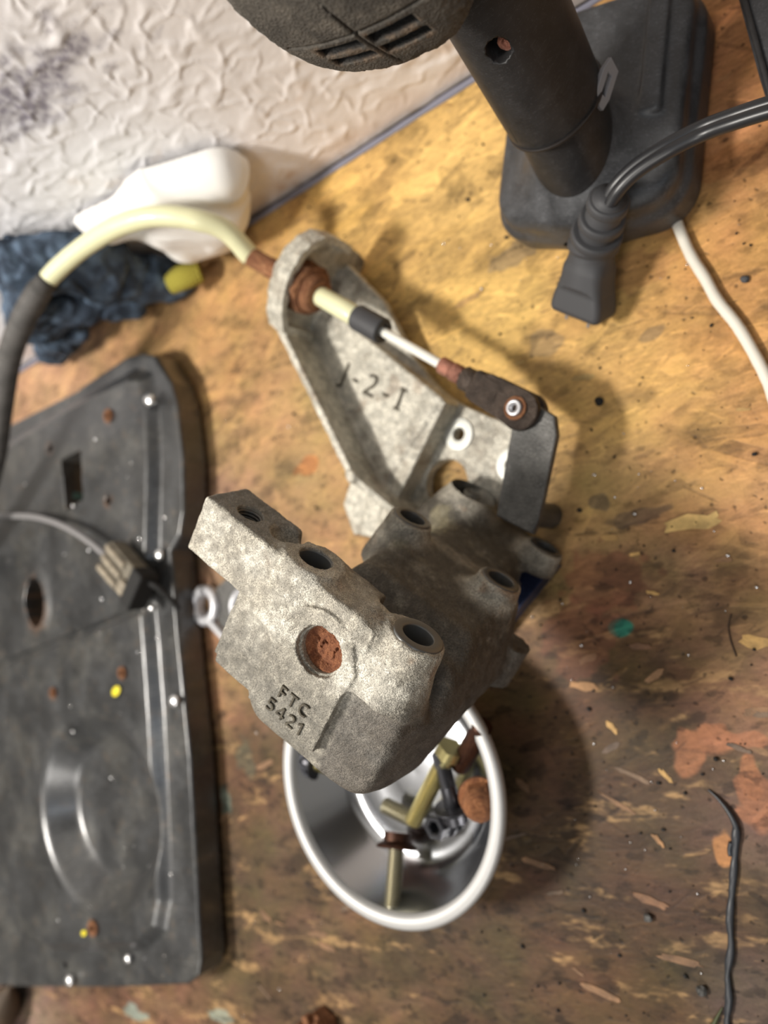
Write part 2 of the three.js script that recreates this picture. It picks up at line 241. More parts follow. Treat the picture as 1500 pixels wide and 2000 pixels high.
// the bench top: pressed strand board, stained with years of oil
const BX0 = -0.78, BZ0 = -0.284, BW = 0.80, BH = 0.64;
{
  const W = 2048, H = 1638, cv = document.createElement('canvas'); cv.width = W; cv.height = H; const c = cv.getContext('2d'), R = rng(11), S = W / BW;
  c.fillStyle = '#808080'; c.fillRect(0, 0, W, H);
  for (let i = 0; i < 9000; i++) {
    const x = R() * W, y = R() * H, big = i < 2200, L = (big ? 14 + R() * 52 : 4 + R() * 18) * S / 1000, w = (big ? 3 + R() * 9 : 0.6 + R() * 2.2) * S / 1000, a = (R() + R() - 1) * (big ? 0.75 : 0.95) - 0.1, v = clamp(128 + (R() + R() - 1) * (big ? 66 : 78)) ;
    c.save(); c.translate(x, y); c.rotate(a); const g = floor(clamp(0.5 + (R() + R() - 1) * (big ? 0.24 : 0.3)) * 255); c.globalAlpha = big ? 0.4 + R() * 0.45 : 0.3 + R() * 0.45; c.fillStyle = `rgb(${g},${g},${g})`;
    c.beginPath(); c.moveTo(-L / 2, -w * 0.2); c.lineTo(-L * 0.3, -w / 2); c.lineTo(L * 0.35, -w * 0.46); c.lineTo(L / 2, w * 0.1); c.lineTo(L * 0.3, w / 2); c.lineTo(-L * 0.38, w * 0.48); c.closePath(); c.fill();
    if (big) { c.strokeStyle = `rgb(${g * 0.5 | 0},${g * 0.5 | 0},${g * 0.5 | 0})`; c.globalAlpha = 0.22; c.lineWidth = 0.8; c.stroke(); for (let k = 0; k < 5; k++) { const yy = (R() - 0.5) * w * 0.8; c.beginPath(); c.moveTo(-L * 0.42 * R(), yy); c.lineTo(L * 0.45 * R(), yy + (R() - 0.5) * w * 0.1); c.stroke(); } }
    c.restore();
  }
  const gray = c.getImageData(0, 0, W, H).data;
  // stain tones, by place on the board
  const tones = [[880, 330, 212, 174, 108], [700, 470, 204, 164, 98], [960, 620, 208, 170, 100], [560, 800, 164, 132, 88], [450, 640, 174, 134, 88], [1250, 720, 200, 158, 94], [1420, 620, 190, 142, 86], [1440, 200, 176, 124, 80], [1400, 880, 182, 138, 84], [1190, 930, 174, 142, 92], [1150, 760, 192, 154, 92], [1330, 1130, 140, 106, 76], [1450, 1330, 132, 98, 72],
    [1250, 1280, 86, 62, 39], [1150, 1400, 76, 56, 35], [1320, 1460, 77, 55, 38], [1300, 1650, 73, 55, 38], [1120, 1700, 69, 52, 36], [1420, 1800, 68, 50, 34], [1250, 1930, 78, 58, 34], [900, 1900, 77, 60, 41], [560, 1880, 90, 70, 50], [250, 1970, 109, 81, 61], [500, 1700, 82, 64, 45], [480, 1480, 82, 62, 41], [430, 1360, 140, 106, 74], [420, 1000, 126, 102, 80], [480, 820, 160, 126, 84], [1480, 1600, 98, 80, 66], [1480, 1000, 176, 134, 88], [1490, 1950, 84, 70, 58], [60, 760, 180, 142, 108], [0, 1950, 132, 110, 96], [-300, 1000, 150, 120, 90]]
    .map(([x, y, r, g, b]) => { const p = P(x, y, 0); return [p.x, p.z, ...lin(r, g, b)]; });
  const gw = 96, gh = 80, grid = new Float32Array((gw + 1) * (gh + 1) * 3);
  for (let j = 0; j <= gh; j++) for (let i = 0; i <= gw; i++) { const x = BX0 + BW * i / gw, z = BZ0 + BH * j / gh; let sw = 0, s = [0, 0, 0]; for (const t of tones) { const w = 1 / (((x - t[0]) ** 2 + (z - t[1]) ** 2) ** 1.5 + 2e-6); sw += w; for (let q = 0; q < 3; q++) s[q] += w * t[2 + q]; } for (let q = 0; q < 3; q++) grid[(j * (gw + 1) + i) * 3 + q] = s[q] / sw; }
  const px = (x, y) => { const p = P(x, y, 0); return [p.x, p.z]; };
  const marks = [[...px(1210, 1225), 0.0058, 0.0042, [0.02, 0.16, 0.11], 0.95], [...px(1390, 1445), 0.012, 0.006, lin(158, 104, 72), 0.75], [...px(1475, 1560), 0.008, 0.011, lin(154, 102, 72), 0.7], [...px(1340, 1470), 0.007, 0.008, lin(156, 104, 72), 0.75], [...px(1430, 1448), 0.013, 0.0035, lin(150, 100, 72), 0.75], [...px(1462, 1510), 0.004, 0.010, lin(156, 104, 72), 0.75], [...px(1415, 1660), 0.004, 0.007, lin(184, 128, 78), 0.6], [...px(740, 790), 0.006, 0.005, lin(150, 92, 44), 0.4], [...px(600, 910), 0.010, 0.005, lin(190, 110, 50), 0.5], [...px(1000, 500), 0.014, 0.006, lin(88, 86, 84), 0.5], [...px(1065, 670), 0.008, 0.007, lin(98, 92, 80), 0.45], [...px(1170, 980), 0.005, 0.004, lin(72, 68, 62), 0.6], [...px(1240, 1010), 0.014, 0.003, lin(70, 62, 58), 0.6], [...px(1270, 650), 0.006, 0.003, lin(90, 84, 76), 0.5], [...px(1240, 530), 0.018, 0.008, lin(150, 104, 68), 0.45], [...px(1400, 320), 0.02, 0.006, lin(150, 96, 56), 0.5], [...px(480, 1480), 0.008, 0.012, lin(84, 92, 76), 0.4], [...px(440, 1560), 0.006, 0.008, lin(110, 140, 128), 0.4], [...px(260, 1975), 0.014, 0.005, lin(140, 165, 155), 0.5], [...px(430, 1985), 0.012, 0.004, lin(140, 165, 155), 0.5], [...px(1180, 1130), 0.02, 0.014, lin(120, 70, 52), 0.5], [...px(1130, 1250), 0.018, 0.018, lin(118, 74, 56), 0.5], [...px(680, 430), 0.02, 0.004, lin(226, 180, 100), 0.4], [...px(840, 470), 0.03, 0.003, lin(228, 184, 108), 0.4]];
  const col = new Uint8Array(W * H * 4), bump = new Uint8Array(W * H * 4);
  for (let j = 0; j < H; j++) for (let i = 0; i < W; i++) {
    const u = i / W, v = j / H, x = BX0 + u * BW, z = BZ0 + v * BH, gx = u * gw, gy = v * gh, a = floor(gx), b = floor(gy), fx = gx - a, fy = gy - b, o = (b * (gw + 1) + a) * 3, o2 = o + (gw + 1) * 3;
    const k = gray[(j * W + i) * 4] / 255 - 0.5, n1 = fbm(x * 22, z * 34, 1.5, 4), n2 = ns(x * 240, z * 520, 4), n3 = ns(x * 900, z * 900, 6), dirt = smooth(0.1, 0.34, fbm(x * 46 + 8, z * 60, 3.3, 4)), spk = smooth(0.52, 0.62, ns(x * 330, z * 330, 9));
    const blot = smooth(0.13, 0.3, fbm(x * 95 + 2, z * 170, 41.5, 4) - 0.25 * k), tear = smooth(0.2, 0.34, fbm(x * 150 + 7, z * 420, 51.5, 3));
    let m = (1 + 2.2 * k + 0.45 * n1 + 0.2 * n2 + 0.12 * n3) * (1 - (0.16 + 0.28 * clamp(1.3 - grid[o + 1] / 0.3)) * blot) * (1 + 0.22 * tear); m = max(0.2, m) * (1 - 0.34 * dirt) * (1 - 0.6 * spk);
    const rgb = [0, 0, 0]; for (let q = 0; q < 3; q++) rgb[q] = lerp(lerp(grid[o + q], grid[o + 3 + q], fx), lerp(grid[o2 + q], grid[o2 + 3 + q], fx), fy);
    const hue = fbm(x * 34 + 3, z * 44, 12.5, 3) * 2.2, hue2 = fbm(x * 52 + 13, z * 70, 22.5, 3) * 2.2, grimy = clamp(1.25 - rgb[1] / 0.34);                   // grime of several tints
    rgb[0] *= 1 + grimy * (0.14 * hue - 0.03 * hue2); rgb[1] *= 1 + grimy * (0.01 * hue + 0.05 * hue2); rgb[2] *= 1 + grimy * (0.04 * hue - 0.12 * hue2 + 0.03);
    const bare = smooth(0.16, 0.4, fbm(x * 26 + 5, z * 95, 31.5, 4) + 0.55 * k + 0.12 * n2) * grimy; rgb[0] = lerp(rgb[0], 0.40, bare * 0.55); rgb[1] = lerp(rgb[1], 0.245, bare * 0.55); rgb[2] = lerp(rgb[2], 0.11, bare * 0.55);   // wood showing through
    for (const t of marks) { const dx = (x - t[0]) / t[2], dz = (z - t[1]) / t[3], d = dx * dx + dz * dz; if (d < 4) { const w = smooth(1.15, 0.85, sqrt(d) + 0.35 * ns(x * 160, z * 160, t[0] * 50) * (t[5] > 0.9 ? 0.4 : 1.6)) * t[5]; for (let q = 0; q < 3; q++) rgb[q] = lerp(rgb[q], t[4][q], w); } }
    const e = (j * W + i) * 4; for (let q = 0; q < 3; q++) { const y = clamp(rgb[q] * m * (q === 2 ? 1 - 0.25 * k : 1)); col[e + q] = 255 * (y <= 0.0031308 ? 12.92 * y : 1.055 * y ** (1 / 2.4) - 0.055); } col[e + 3] = 255;
    bump[e] = bump[e + 1] = bump[e + 2] = 255 * clamp(0.5 + k * 0.9 + 0.12 * n2 + 0.1 * n3 - 0.3 * spk); bump[e + 3] = 255;
  }
  const tex = (d, c) => { const t = new THREE.DataTexture(d, W, H); t.wrapS = t.wrapT = THREE.MirroredRepeatWrapping; t.magFilter = THREE.LinearFilter; if (c) t.colorSpace = THREE.SRGBColorSpace; t.needsUpdate = true; return t; };
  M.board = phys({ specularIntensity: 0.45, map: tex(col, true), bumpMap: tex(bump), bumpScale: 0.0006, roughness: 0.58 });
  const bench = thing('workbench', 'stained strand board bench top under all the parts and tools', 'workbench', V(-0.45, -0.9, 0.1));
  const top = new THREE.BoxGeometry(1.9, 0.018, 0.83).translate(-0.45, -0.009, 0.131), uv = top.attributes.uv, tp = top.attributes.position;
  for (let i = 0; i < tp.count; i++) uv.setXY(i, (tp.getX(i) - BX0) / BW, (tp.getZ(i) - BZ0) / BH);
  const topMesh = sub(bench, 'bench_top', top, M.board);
  for (const [x, z] of [[-1.3, -0.2], [0.42, -0.2], [-1.3, 0.46], [0.42, 0.46]]) sub(bench, 'leg', new RoundedBoxGeometry(0.09, 0.928, 0.09, 2, 0.004).translate(x, -0.484, z), M.wood);
  // flakes of the board that stand proud
  const flake = (x, z, L, w, a, tone, R2, y = 0.00035) => {
    const pts = [], sk = R2() - 0.5; for (let i = 0; i < 16; i++) { const t = i / 16 * 2 * PI, q = abs(cos(t)) ** 0.6 * Math.sign(cos(t)), s = abs(sin(t)) ** 0.8 * Math.sign(sin(t)); pts.push([q * L / 2 * (0.8 + 0.35 * R2()) + sk * s * w, s * w / 2 * (0.55 + 0.75 * R2())]); }
    const g = plainPoly(pts, y * (0.5 + 0.9 * R2()), 0); g.rotateX(-PI / 2).rotateY(-a).translate(x, 0.00002, z); return sub(topMesh, 'wood_strand', boxUV(g, 30), tone);
  };
  const R3 = rng(77), tn = (r, g, b) => std({ color: srgb(r, g, b), map: T.soft, bumpMap: T.grit, bumpScale: 0.0002, roughness: 0.65 });
  const gold = [tn(250, 208, 130), tn(240, 192, 116), tn(222, 176, 108)], brown = [tn(172, 130, 90), tn(158, 114, 80), tn(190, 142, 94)], dim = [tn(136, 110, 86), tn(122, 100, 82), tn(160, 120, 84)];
  const F = (x, y, L, w, a, t) => { const p = P(x, y); flake(p.x, p.z, L / 1000, w / 1000, a, t, R3); };
  F(1350, 1022, 26, 7, 0.02, gold[0]); F(1240, 1082, 5, 2, 0, gold[1]); F(1480, 1252, 14, 6, 0.3, gold[1]); F(1275, 1158, 6, 1.6, 0.4, gold[1]); F(1195, 1420, 7, 2.6, 0.9, gold[2]); F(1190, 1050, 8, 3, 0.1, gold[2]); F(1300, 1515, 2.4, 6, 0, gold[1]); F(1285, 1640, 3, 5, 0.2, brown[2]); F(1140, 1340, 13, 4, 0.3, brown[2]); F(1250, 1262, 10, 2.5, 0.1, brown[1]); F(1270, 1760, 16, 3.6, 0.3, brown[1]); F(640, 1850, 14, 4, 0.2, dim[2]); F(520, 1790, 9, 5, 0.4, dim[2]);
  for (let i = 0; i < 46; i++) { const x = 420 + R3() * 1080, y = 180 + R3() * 1820, zone = y < 950 ? gold : y < 1350 ? brown : dim; F(x, y, 5 + R3() * 15, 1 + R3() * 3, (R3() + R3() - 1) * 0.8, zone[floor(R3() * 3)]); }
}

// ------------------------------------------------------------------ the alloy casting in front (its own axes in mm: u along the bar, v out of the bolt bosses, w out of the lettered face)
const font = await new FontLoader().loadAsync('fonts/droid/droid_sans_regular.typeface.json');
{
  const Z0 = 0.2585, K = 0.001 * Z0 / 0.267, O = CAM.clone().addScaledVector(ray(625, 1272), Z0);
  const Uc = V(0.69204294, -0.20616602, 0.69178909), Av = V(0.71758266, 0.09235252, -0.69032321), Bw = V(0.07843272, 0.97414916, 0.21185307);
  const t = thing('alloy_casting', 'grey weathered alloy casting with bolt bosses and raised lettering, standing in front of the bowl', 'casting', O);
  t.setRotationFromMatrix(new THREE.Matrix4().makeBasis(Uc, Av, Bw)); t.updateMatrixWorld(true);
  const bosses = [[-21.1, -10.5, 10.4, 21.8, 0.10], [25.2, -11.2, 10.4, 21.8, 0.12], [-20.9, -81.7, 9.6, 26.8, 0.18], [26.3, -80, 9.4, 26.8, 0.10], [-20, -144, 12.5, 32, 0.40], [24.6, -144, 9.2, 27, 0.1]];
  const bore = [6.5, 6.1, 6.3, 6.1, 4.6, 5.8];
  const desc = (a) => a.map(([x, y]) => [x, y]).reverse(), uR = desc([[-8, 40], [-40, 45], [-92, 46], [-104, 31], [-160, 29]]), vB = desc([[-6, -47], [-22, -50], [-92, -25], [-106, -10], [-160, -8]]), vT = desc([[-14, 8], [-25, -5], [-36, 6], [-50, 15], [-72, 18], [-90, 19], [-108, 17.5], [-128, 19], [-148, 24]]);
  const f = (u, v, w) => {
    let d = rbox(u + 29, v - 9 - (u + 18) * -0.03, w + 12.4, 46 - 7, 12, 12, 1.6);                                   // the bar along the bosses
    const plate = min(max(rrect(u + 12.3, v + 8, 26.2, 26.5, 1.5), abs(w + 9) - 7.8), max(rrect(u + 13.2, v + 8, 27.8, 25.2, 1.2), abs(w + 10.6) - 7.6));
    d = smin(d, plate, 1);
    const padD = smin(hypot(u + 1, v) - 15.2, rrect(u + 1.75, v + 17, 16.2, 19, 0.6), 3), pad = smax(padD, abs(w + 5) - 5.9, 0.7);
    // barrel behind
    const top = -2.9 - 0.05 * max(0, u - 16) - 0.0022 * max(0, u - 14) ** 2 - 0.03 * max(0, -v - 10);
    const r = table(uR, w), b = table(vB, w), tt = table(vT, w), cu = (r - 24) / 2, cv = (b + tt) / 2, rad = min(13, (tt - b) / 2 - 0.5);
    let body = rrect(u - cu, v - cv, (r + 24) / 2, (tt - b) / 2, rad) * 0.9; body = smax(body, w - top, 6); body = smax(body, (u - r + 0.36 * max(0, v + 12)) * 0.93, 4); body = max(body, -w - 172);
    d = smin(d, body, 3.5);
    const hump = hypot(u - 9, v - 13, w + 10) - 8.5; d = smin(d, hump, 6);
    d = smin(d, pad, 1.2);
    for (const [bu, bw, R, ve, k] of bosses) { const q = hypot(u - bu, w - bw) - (R + max(0, ve - v) * k); d = smin(d, smax(q, max(v - ve, bw < -140 && bu > 0 ? 15 - v : -v - 4 + (bw < -20 ? 6 : 0)), 1.2), 6); }
    // the raised lip round the row in the middle and the rim at the right
    d = smin(d, max(hypot(w + 98, u - 41) - 8, v + 2, -v - 22), 4);
    // bores, pits, the tapped hole
    bosses.forEach(([bu, bw, R, ve], i) => { d = max(d, -max(hypot(u - bu, w - bw) - bore[i], ve - (i < 2 ? 15 : 22) - v)); });
    d = max(d, -max(hypot(u + 53, w + 10) - 5.2, 4 - v));
    d = smax(d, -(hypot((u + 37) * 0.9, v - 22, w + 14) - 6.2), 1.5);
    d = smax(d, -(hypot(u + 31, (v - 22) * 0.8, w + 24) - 6), 1.5);
    d = smax(d, -(hypot(u - 11, (v - 18) * 0.7, w + 21) - 6.5), 2);
    d = max(d, -max(hypot(u, v) - 8.5, -11 - w), -max(hypot(u, v) - 9.4, -1.0 - w));
    d += 0.35 * ns(u * 0.16, v * 0.16, w * 0.16) + 0.16 * ns(u * 0.6, v * 0.6, w * 0.6) * smooth(30, 22, abs(v));
    const wy = O.y / K + Uc.y * u + Av.y * v + Bw.y * w;                                                        // cut flat where it stands on the bench
    return max(d, 0.65 - wy);
  };
  const colorFn = (u, v, w, n) => {
    let boss = 1e9; for (const [bu, bw, R, ve] of bosses) boss = min(boss, hypot(u - bu, w - bw) + 0.5 * max(0, ve - 6 - v) - R);
    const nz = fbm(u * 0.05, v * 0.05, w * 0.05, 4), nf = fbm(u * 0.3, v * 0.3, w * 0.3, 3);
    let c = [0.57, 0.54, 0.48];
    const white = smooth(0.0, 0.35, nz + 0.3 * nf + 0.14) * smooth(-26, -8, w); c = c.map((x, i) => lerp(x, [0.84, 0.82, 0.76][i], white * 0.8));
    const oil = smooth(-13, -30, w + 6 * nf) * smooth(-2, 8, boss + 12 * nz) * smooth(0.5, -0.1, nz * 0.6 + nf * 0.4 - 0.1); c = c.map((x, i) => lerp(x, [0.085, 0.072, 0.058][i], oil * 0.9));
    const down = smooth(4, -26, v + 6 * nz) * smooth(20, 10, u); c = c.map((x, i) => lerp(x, [0.25, 0.238, 0.21][i], down * 0.82)); const low = smooth(14.5, 19, u + 3 * nf) * smooth(8, -12, v + 10 * nz); c = c.map((x, i) => lerp(x, [0.145, 0.132, 0.122][i], low * 0.86)); const tip = smooth(-24, -42, v) * smooth(16, 30, u) * smooth(-0.1, 0.25, nz); c = c.map((x, i) => lerp(x, [0.10, 0.088, 0.075][i], tip * 0.7));  // falloff of light painted in: darker downward and, with grime, at lower right
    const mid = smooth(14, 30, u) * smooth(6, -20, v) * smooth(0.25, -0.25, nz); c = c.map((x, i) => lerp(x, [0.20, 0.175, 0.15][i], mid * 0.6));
    const rusty = smooth(0.12, 0.3, fbm(u * 0.09 + 4, v * 0.09, w * 0.09, 3)) * smooth(9, 1, abs(boss)); c = c.map((x, i) => lerp(x, [0.36, 0.2, 0.1][i], rusty * 0.55));
    const ridge = smooth(9, 2, abs(w + 94 + 4 * nf)) * smooth(9, 15, v); c = c.map((x, i) => lerp(x, [0.46, 0.42, 0.36][i], ridge * 0.6));
    const green = smooth(-60, -78, w) * smooth(0.05, 0.3, nz) * smooth(5, -15, u); c = c.map((x, i) => lerp(x, [0.44, 0.40, 0.26][i], green * 0.6));
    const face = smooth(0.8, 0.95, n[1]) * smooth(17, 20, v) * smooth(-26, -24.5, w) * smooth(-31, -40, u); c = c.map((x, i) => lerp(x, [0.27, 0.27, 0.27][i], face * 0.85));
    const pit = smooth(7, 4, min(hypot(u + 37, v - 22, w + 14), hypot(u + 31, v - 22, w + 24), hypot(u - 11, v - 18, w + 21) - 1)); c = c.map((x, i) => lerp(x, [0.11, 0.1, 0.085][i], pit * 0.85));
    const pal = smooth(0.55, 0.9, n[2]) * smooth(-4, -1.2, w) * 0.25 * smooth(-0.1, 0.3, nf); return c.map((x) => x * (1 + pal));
  };
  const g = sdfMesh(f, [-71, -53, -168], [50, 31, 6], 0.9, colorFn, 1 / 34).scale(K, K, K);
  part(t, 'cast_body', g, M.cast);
  { // machined flange it stands on, its blue reflection painted in
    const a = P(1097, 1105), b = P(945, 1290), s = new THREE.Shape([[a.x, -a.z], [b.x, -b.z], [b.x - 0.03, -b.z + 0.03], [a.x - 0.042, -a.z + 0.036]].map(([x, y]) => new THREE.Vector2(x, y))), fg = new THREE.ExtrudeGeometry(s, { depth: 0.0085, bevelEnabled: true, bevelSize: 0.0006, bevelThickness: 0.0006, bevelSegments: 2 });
    fg.rotateX(-PI / 2).translate(0, 0.0014, 0); sub(t, 'base_flange', boxUV(fg, 30), M.flange, 'smooth grey machined flange with a blue reflection painted in');
  }
  const k3 = (geo) => geo.scale(K, K, K);
  bosses.forEach(([bu, bw, R, ve], i) => { if (i === 4) return; const s = ring(bore[i] - 0.6, R - 0.9, ve - 9, ve + 0.6, 48, 0.6).translate(bu, 0, bw); part(t, 'steel_sleeve', k3(s), i < 2 ? M.sleeve : M.sleeveDark); });
  // thread of the tapped hole: a few rings
  const th = []; for (let i = 0; i < 7; i++) th.push(ring(4.2, 5.4, 12 + i * 1.35, 12.75 + i * 1.35, 36, 0.3).translate(-53, 0, -10)); part(t, 'screw_thread', k3(mergeGeometries(th)), M.sleeveDark);
  // rusty core plug at the bottom of the round recess
  const plug = new THREE.CircleGeometry(8.7, 64, 0, 2 * PI); const pg = new THREE.RingGeometry(0.01, 8.8, 64, 40), pp = pg.attributes.position;
  for (let i = 0; i < pp.count; i++) { const x = pp.getX(i), y = pp.getY(i), r = hypot(x, y), pitn = smooth(0.1, 0.35, fbm(x * 0.5, y * 0.5, 3, 3)); pp.setZ(i, -5.6 + 2.2 * smooth(5.4, 8.4, r) + 0.7 * fbm(x * 0.45, y * 0.45, 1, 4) - 1.6 * pitn * smooth(6.5, 4, r) + 0.9 * smooth(-2, 6, x)); }
  pg.computeVertexNormals(); const pu = pg.attributes.uv; for (let i = 0; i < pu.count; i++) pu.setXY(i, pp.getX(i) / 18, pp.getY(i) / 18);
  part(t, 'core_plug', k3(pg), std({ map: T.rust, color: srgb(212, 188, 168), bumpMap: T.rust, bumpScale: 0.0012, roughness: 0.9, side: THREE.DoubleSide }), 'rusty pitted plug');
  const word = (s, x, y, size, gap) => { let q = x; for (const ch of s) { const tg = new TextGeometry(ch, { font, size, depth: 0.75, curveSegments: 5, bevelEnabled: true, bevelThickness: 0.18, bevelSize: 0.12, bevelSegments: 2 }); tg.computeBoundingBox(); const bb = tg.boundingBox; tg.translate(q - bb.min.x, y, 0.7); q += bb.max.x - bb.min.x + gap; part(t, 'raised_letter', k3(boxUV(tg, 0.06)), M.letterDark); } };
  word('FTC', -6.9, -25.6, 5.0, 1.5); word('5421', -9.4, -33.2, 5.0, 1.35);
}

// ------------------------------------------------------------------ alloy bracket that carries the cable
const CA = V(-0.249, 0.043, -0.196), CB = V(-0.137, 0.034, -0.0885), CDIR = CB.clone().sub(CA).normalize(), CD2 = [CDIR.x, CDIR.z].map((x) => x / hypot(CDIR.x, CDIR.z));
{
  const t = thing('cable_bracket', 'pale alloy bracket with an upright eye plate and white spot-faced holes, lying behind the casting', 'bracket', V(-0.225, 0, -0.12));
  const mm = 0.001, upper = xz([[552, 648], [642, 592], [692, 642], [860, 778], [748, 950], [735, 1040], [690, 1045], [670, 985], [686, 930]], 0.022);
  const lower = xz([[850, 768], [1006, 834], [985, 985], [930, 1090], [800, 1100], [735, 1010]], 0.008), stepIn = xz([[858, 776], [884, 790], [792, 972], [745, 1052], [722, 1044], [746, 948]], 0.015);
  const skirt = xz([[642, 592], [692, 642], [862, 779], [846, 778], [680, 648], [632, 596]], 0.022);
  const web = xz([[640, 600], [690, 520], [752, 590], [798, 690], [856, 768], [840, 790]], 0.014);
  const holes = [[...Object.values(P(897, 848, 0.008)).filter((_, i) => i !== 1), 0.0033], [...Object.values(P(872, 944, 0.008)).filter((_, i) => i !== 1), 0.0125], [...Object.values(P(1000, 908, 0.008)).filter((_, i) => i !== 1), 0.0033]];
  const wallA = P(545, 642, 0.046), wallB = P(686, 932, 0.042), wallC = P(790, 1018, 0.030), base = (x, z) => 0.0;
  const ribbon = (x, y, z, A, B, y0, th) => { const ex = B.x - A.x, ez = B.z - A.z, k = clamp(((x - A.x) * ex + (z - A.z) * ez) / (ex * ex + ez * ez)), d = hypot(x - A.x - ex * k, z - A.z - ez * k) - th, top = lerp(A.y, B.y, k); return smax(d, max(y - top, y0 - y), 0.0012); };
  const plateOut = [[-0.027, 0.016], [-0.026, 0.048], [-0.018, 0.054], [-0.008, 0.058], [0.004, 0.060], [0.014, 0.058], [0.022, 0.054], [0.028, 0.047], [0.0305, 0.038], [0.030, 0.026], [0.028, 0.010], [0.026, 0.003], [0.015, 0.003], [0.0, 0.012]];
  const S = [CD2[1], -CD2[0]];
  const f = (x0, y, z0) => {
    const x = x0 - 0.225, z = z0 - 0.12;
    let d = slab(poly(x, z, upper), y, 0.0165, 0.022);
    d = smin(d, slab(poly(x, z, stepIn), y, 0.0035, 0.0215), 0.004);
    let lo = slab(poly(x, z, lower), y, 0.0012, 0.008);
    d = smin(d, lo, 0.003);
    d = smin(d, slab(poly(x, z, skirt), y, 0.0008, 0.022), 0.003);
    d = smin(d, ribbon(x, y, z, wallA, wallB, 0.017, 0.0022), 0.003);
    d = smin(d, ribbon(x, y, z, wallB, wallC, 0.004, 0.0022), 0.003);
    const rx = x - CA.x, rz = z - CA.z, a = rx * CD2[0] + rz * CD2[1], s = rx * S[0] + rz * S[1];
    const po = poly(s, y, plateOut), lip = max(abs(po + 0.0022) - 0.0022, a - 0.0065, -0.006 - a, 0.010 - y);
    let pl = smax(po, abs(a + 0.0035) - 0.0028, 0.001); d = smin(d, pl, 0.003); d = smin(d, smax(lip, 0.024 - y, 0.001), 0.002);
    d = smin(d, slab(poly(x, z, web), y, 0.0045 + 0.010 * clamp(1 - (a - 0.0) / 0.075), 0.0105 + 0.010 * clamp(1 - a / 0.075)), 0.004);
    d = max(d, -max(hypot(s, y - 0.043) - 0.0075, abs(a) - 0.012));
    for (const [hx, hz, r] of holes) d = max(d, -max(hypot(x - hx, z - hz) - r, abs(y - 0.006) - 0.008));
    d = max(d, -max((x + 0.192) * 0.7207 - (z + 0.061) * 0.6933 - 0.0035, -0.005 - (x + 0.192) * 0.707 - (z + 0.061) * 0.707));      // room for the casting that stands beside it
    return max(d + 0.0004 * ns(x * 160, y * 160, z * 160) + 0.0002 * ns(x * 500, y * 500, z * 500), 0.0004 - y);
  };
  const colorFn = (x, y, z) => { const n1 = fbm(x * 45, y * 45, z * 45, 4), n2 = fbm(x * 200, y * 200, z * 200, 3); let c = [0.80, 0.78, 0.71]; const dark = smooth(0.02, 0.3, n1 + 0.35 * n2 - 0.02); c = c.map((q, i) => lerp(q, [0.42, 0.385, 0.33][i], dark * 0.7)); const rs = smooth(0.2, 0.34, fbm(x * 70 + 3, y * 70, z * 70, 3)); c = c.map((q, i) => lerp(q, [0.36, 0.24, 0.16][i], rs * 0.4)); return c.map((q) => q * (1 + 0.12 * n2)); };
  part(t, 'bracket_body', sdfMesh(f, [-0.065, -0.001, -0.105], [0.095, 0.064, 0.100], 0.00115, colorFn, 28), M.bracket);
  for (const [hx, hz, r] of [holes[0], holes[2]]) sub(t, 'spot_face', ring(0.0034, 0.0084, 0.0075, 0.0090, 48, 0.0004).translate(hx, 0, hz), M.washer, 'white ring round the bolt hole');
  // cast letters on the upper floor
  const A = P(668, 712, 0.022), B = P(832, 790, 0.022), dir = B.clone().sub(A), Lw = dir.length(); dir.normalize(); let q = 0.001;
  for (const ch of 'J-2-I') { const tg = new TextGeometry(ch, { font, size: 0.0115, depth: 0.0006, curveSegments: 4, bevelEnabled: true, bevelThickness: 0.0002, bevelSize: 0.00016, bevelSegments: 1 }); tg.computeBoundingBox(); const bb = tg.boundingBox, w = bb.max.x - bb.min.x; tg.translate(-bb.min.x + q, 0, 0); q += w + Lw * 0.09; tg.applyMatrix4(new THREE.Matrix4().makeBasis(dir, V(0, 1, 0).cross(dir), V(0, 1, 0)).setPosition(A.x + (V(0, 1, 0).cross(dir).x) * -0.009, 0.0219, A.z + (V(0, 1, 0).cross(dir).z) * -0.009)); sub(t, 'raised_letter', boxUV(tg, 60), M.letterDark); }
}

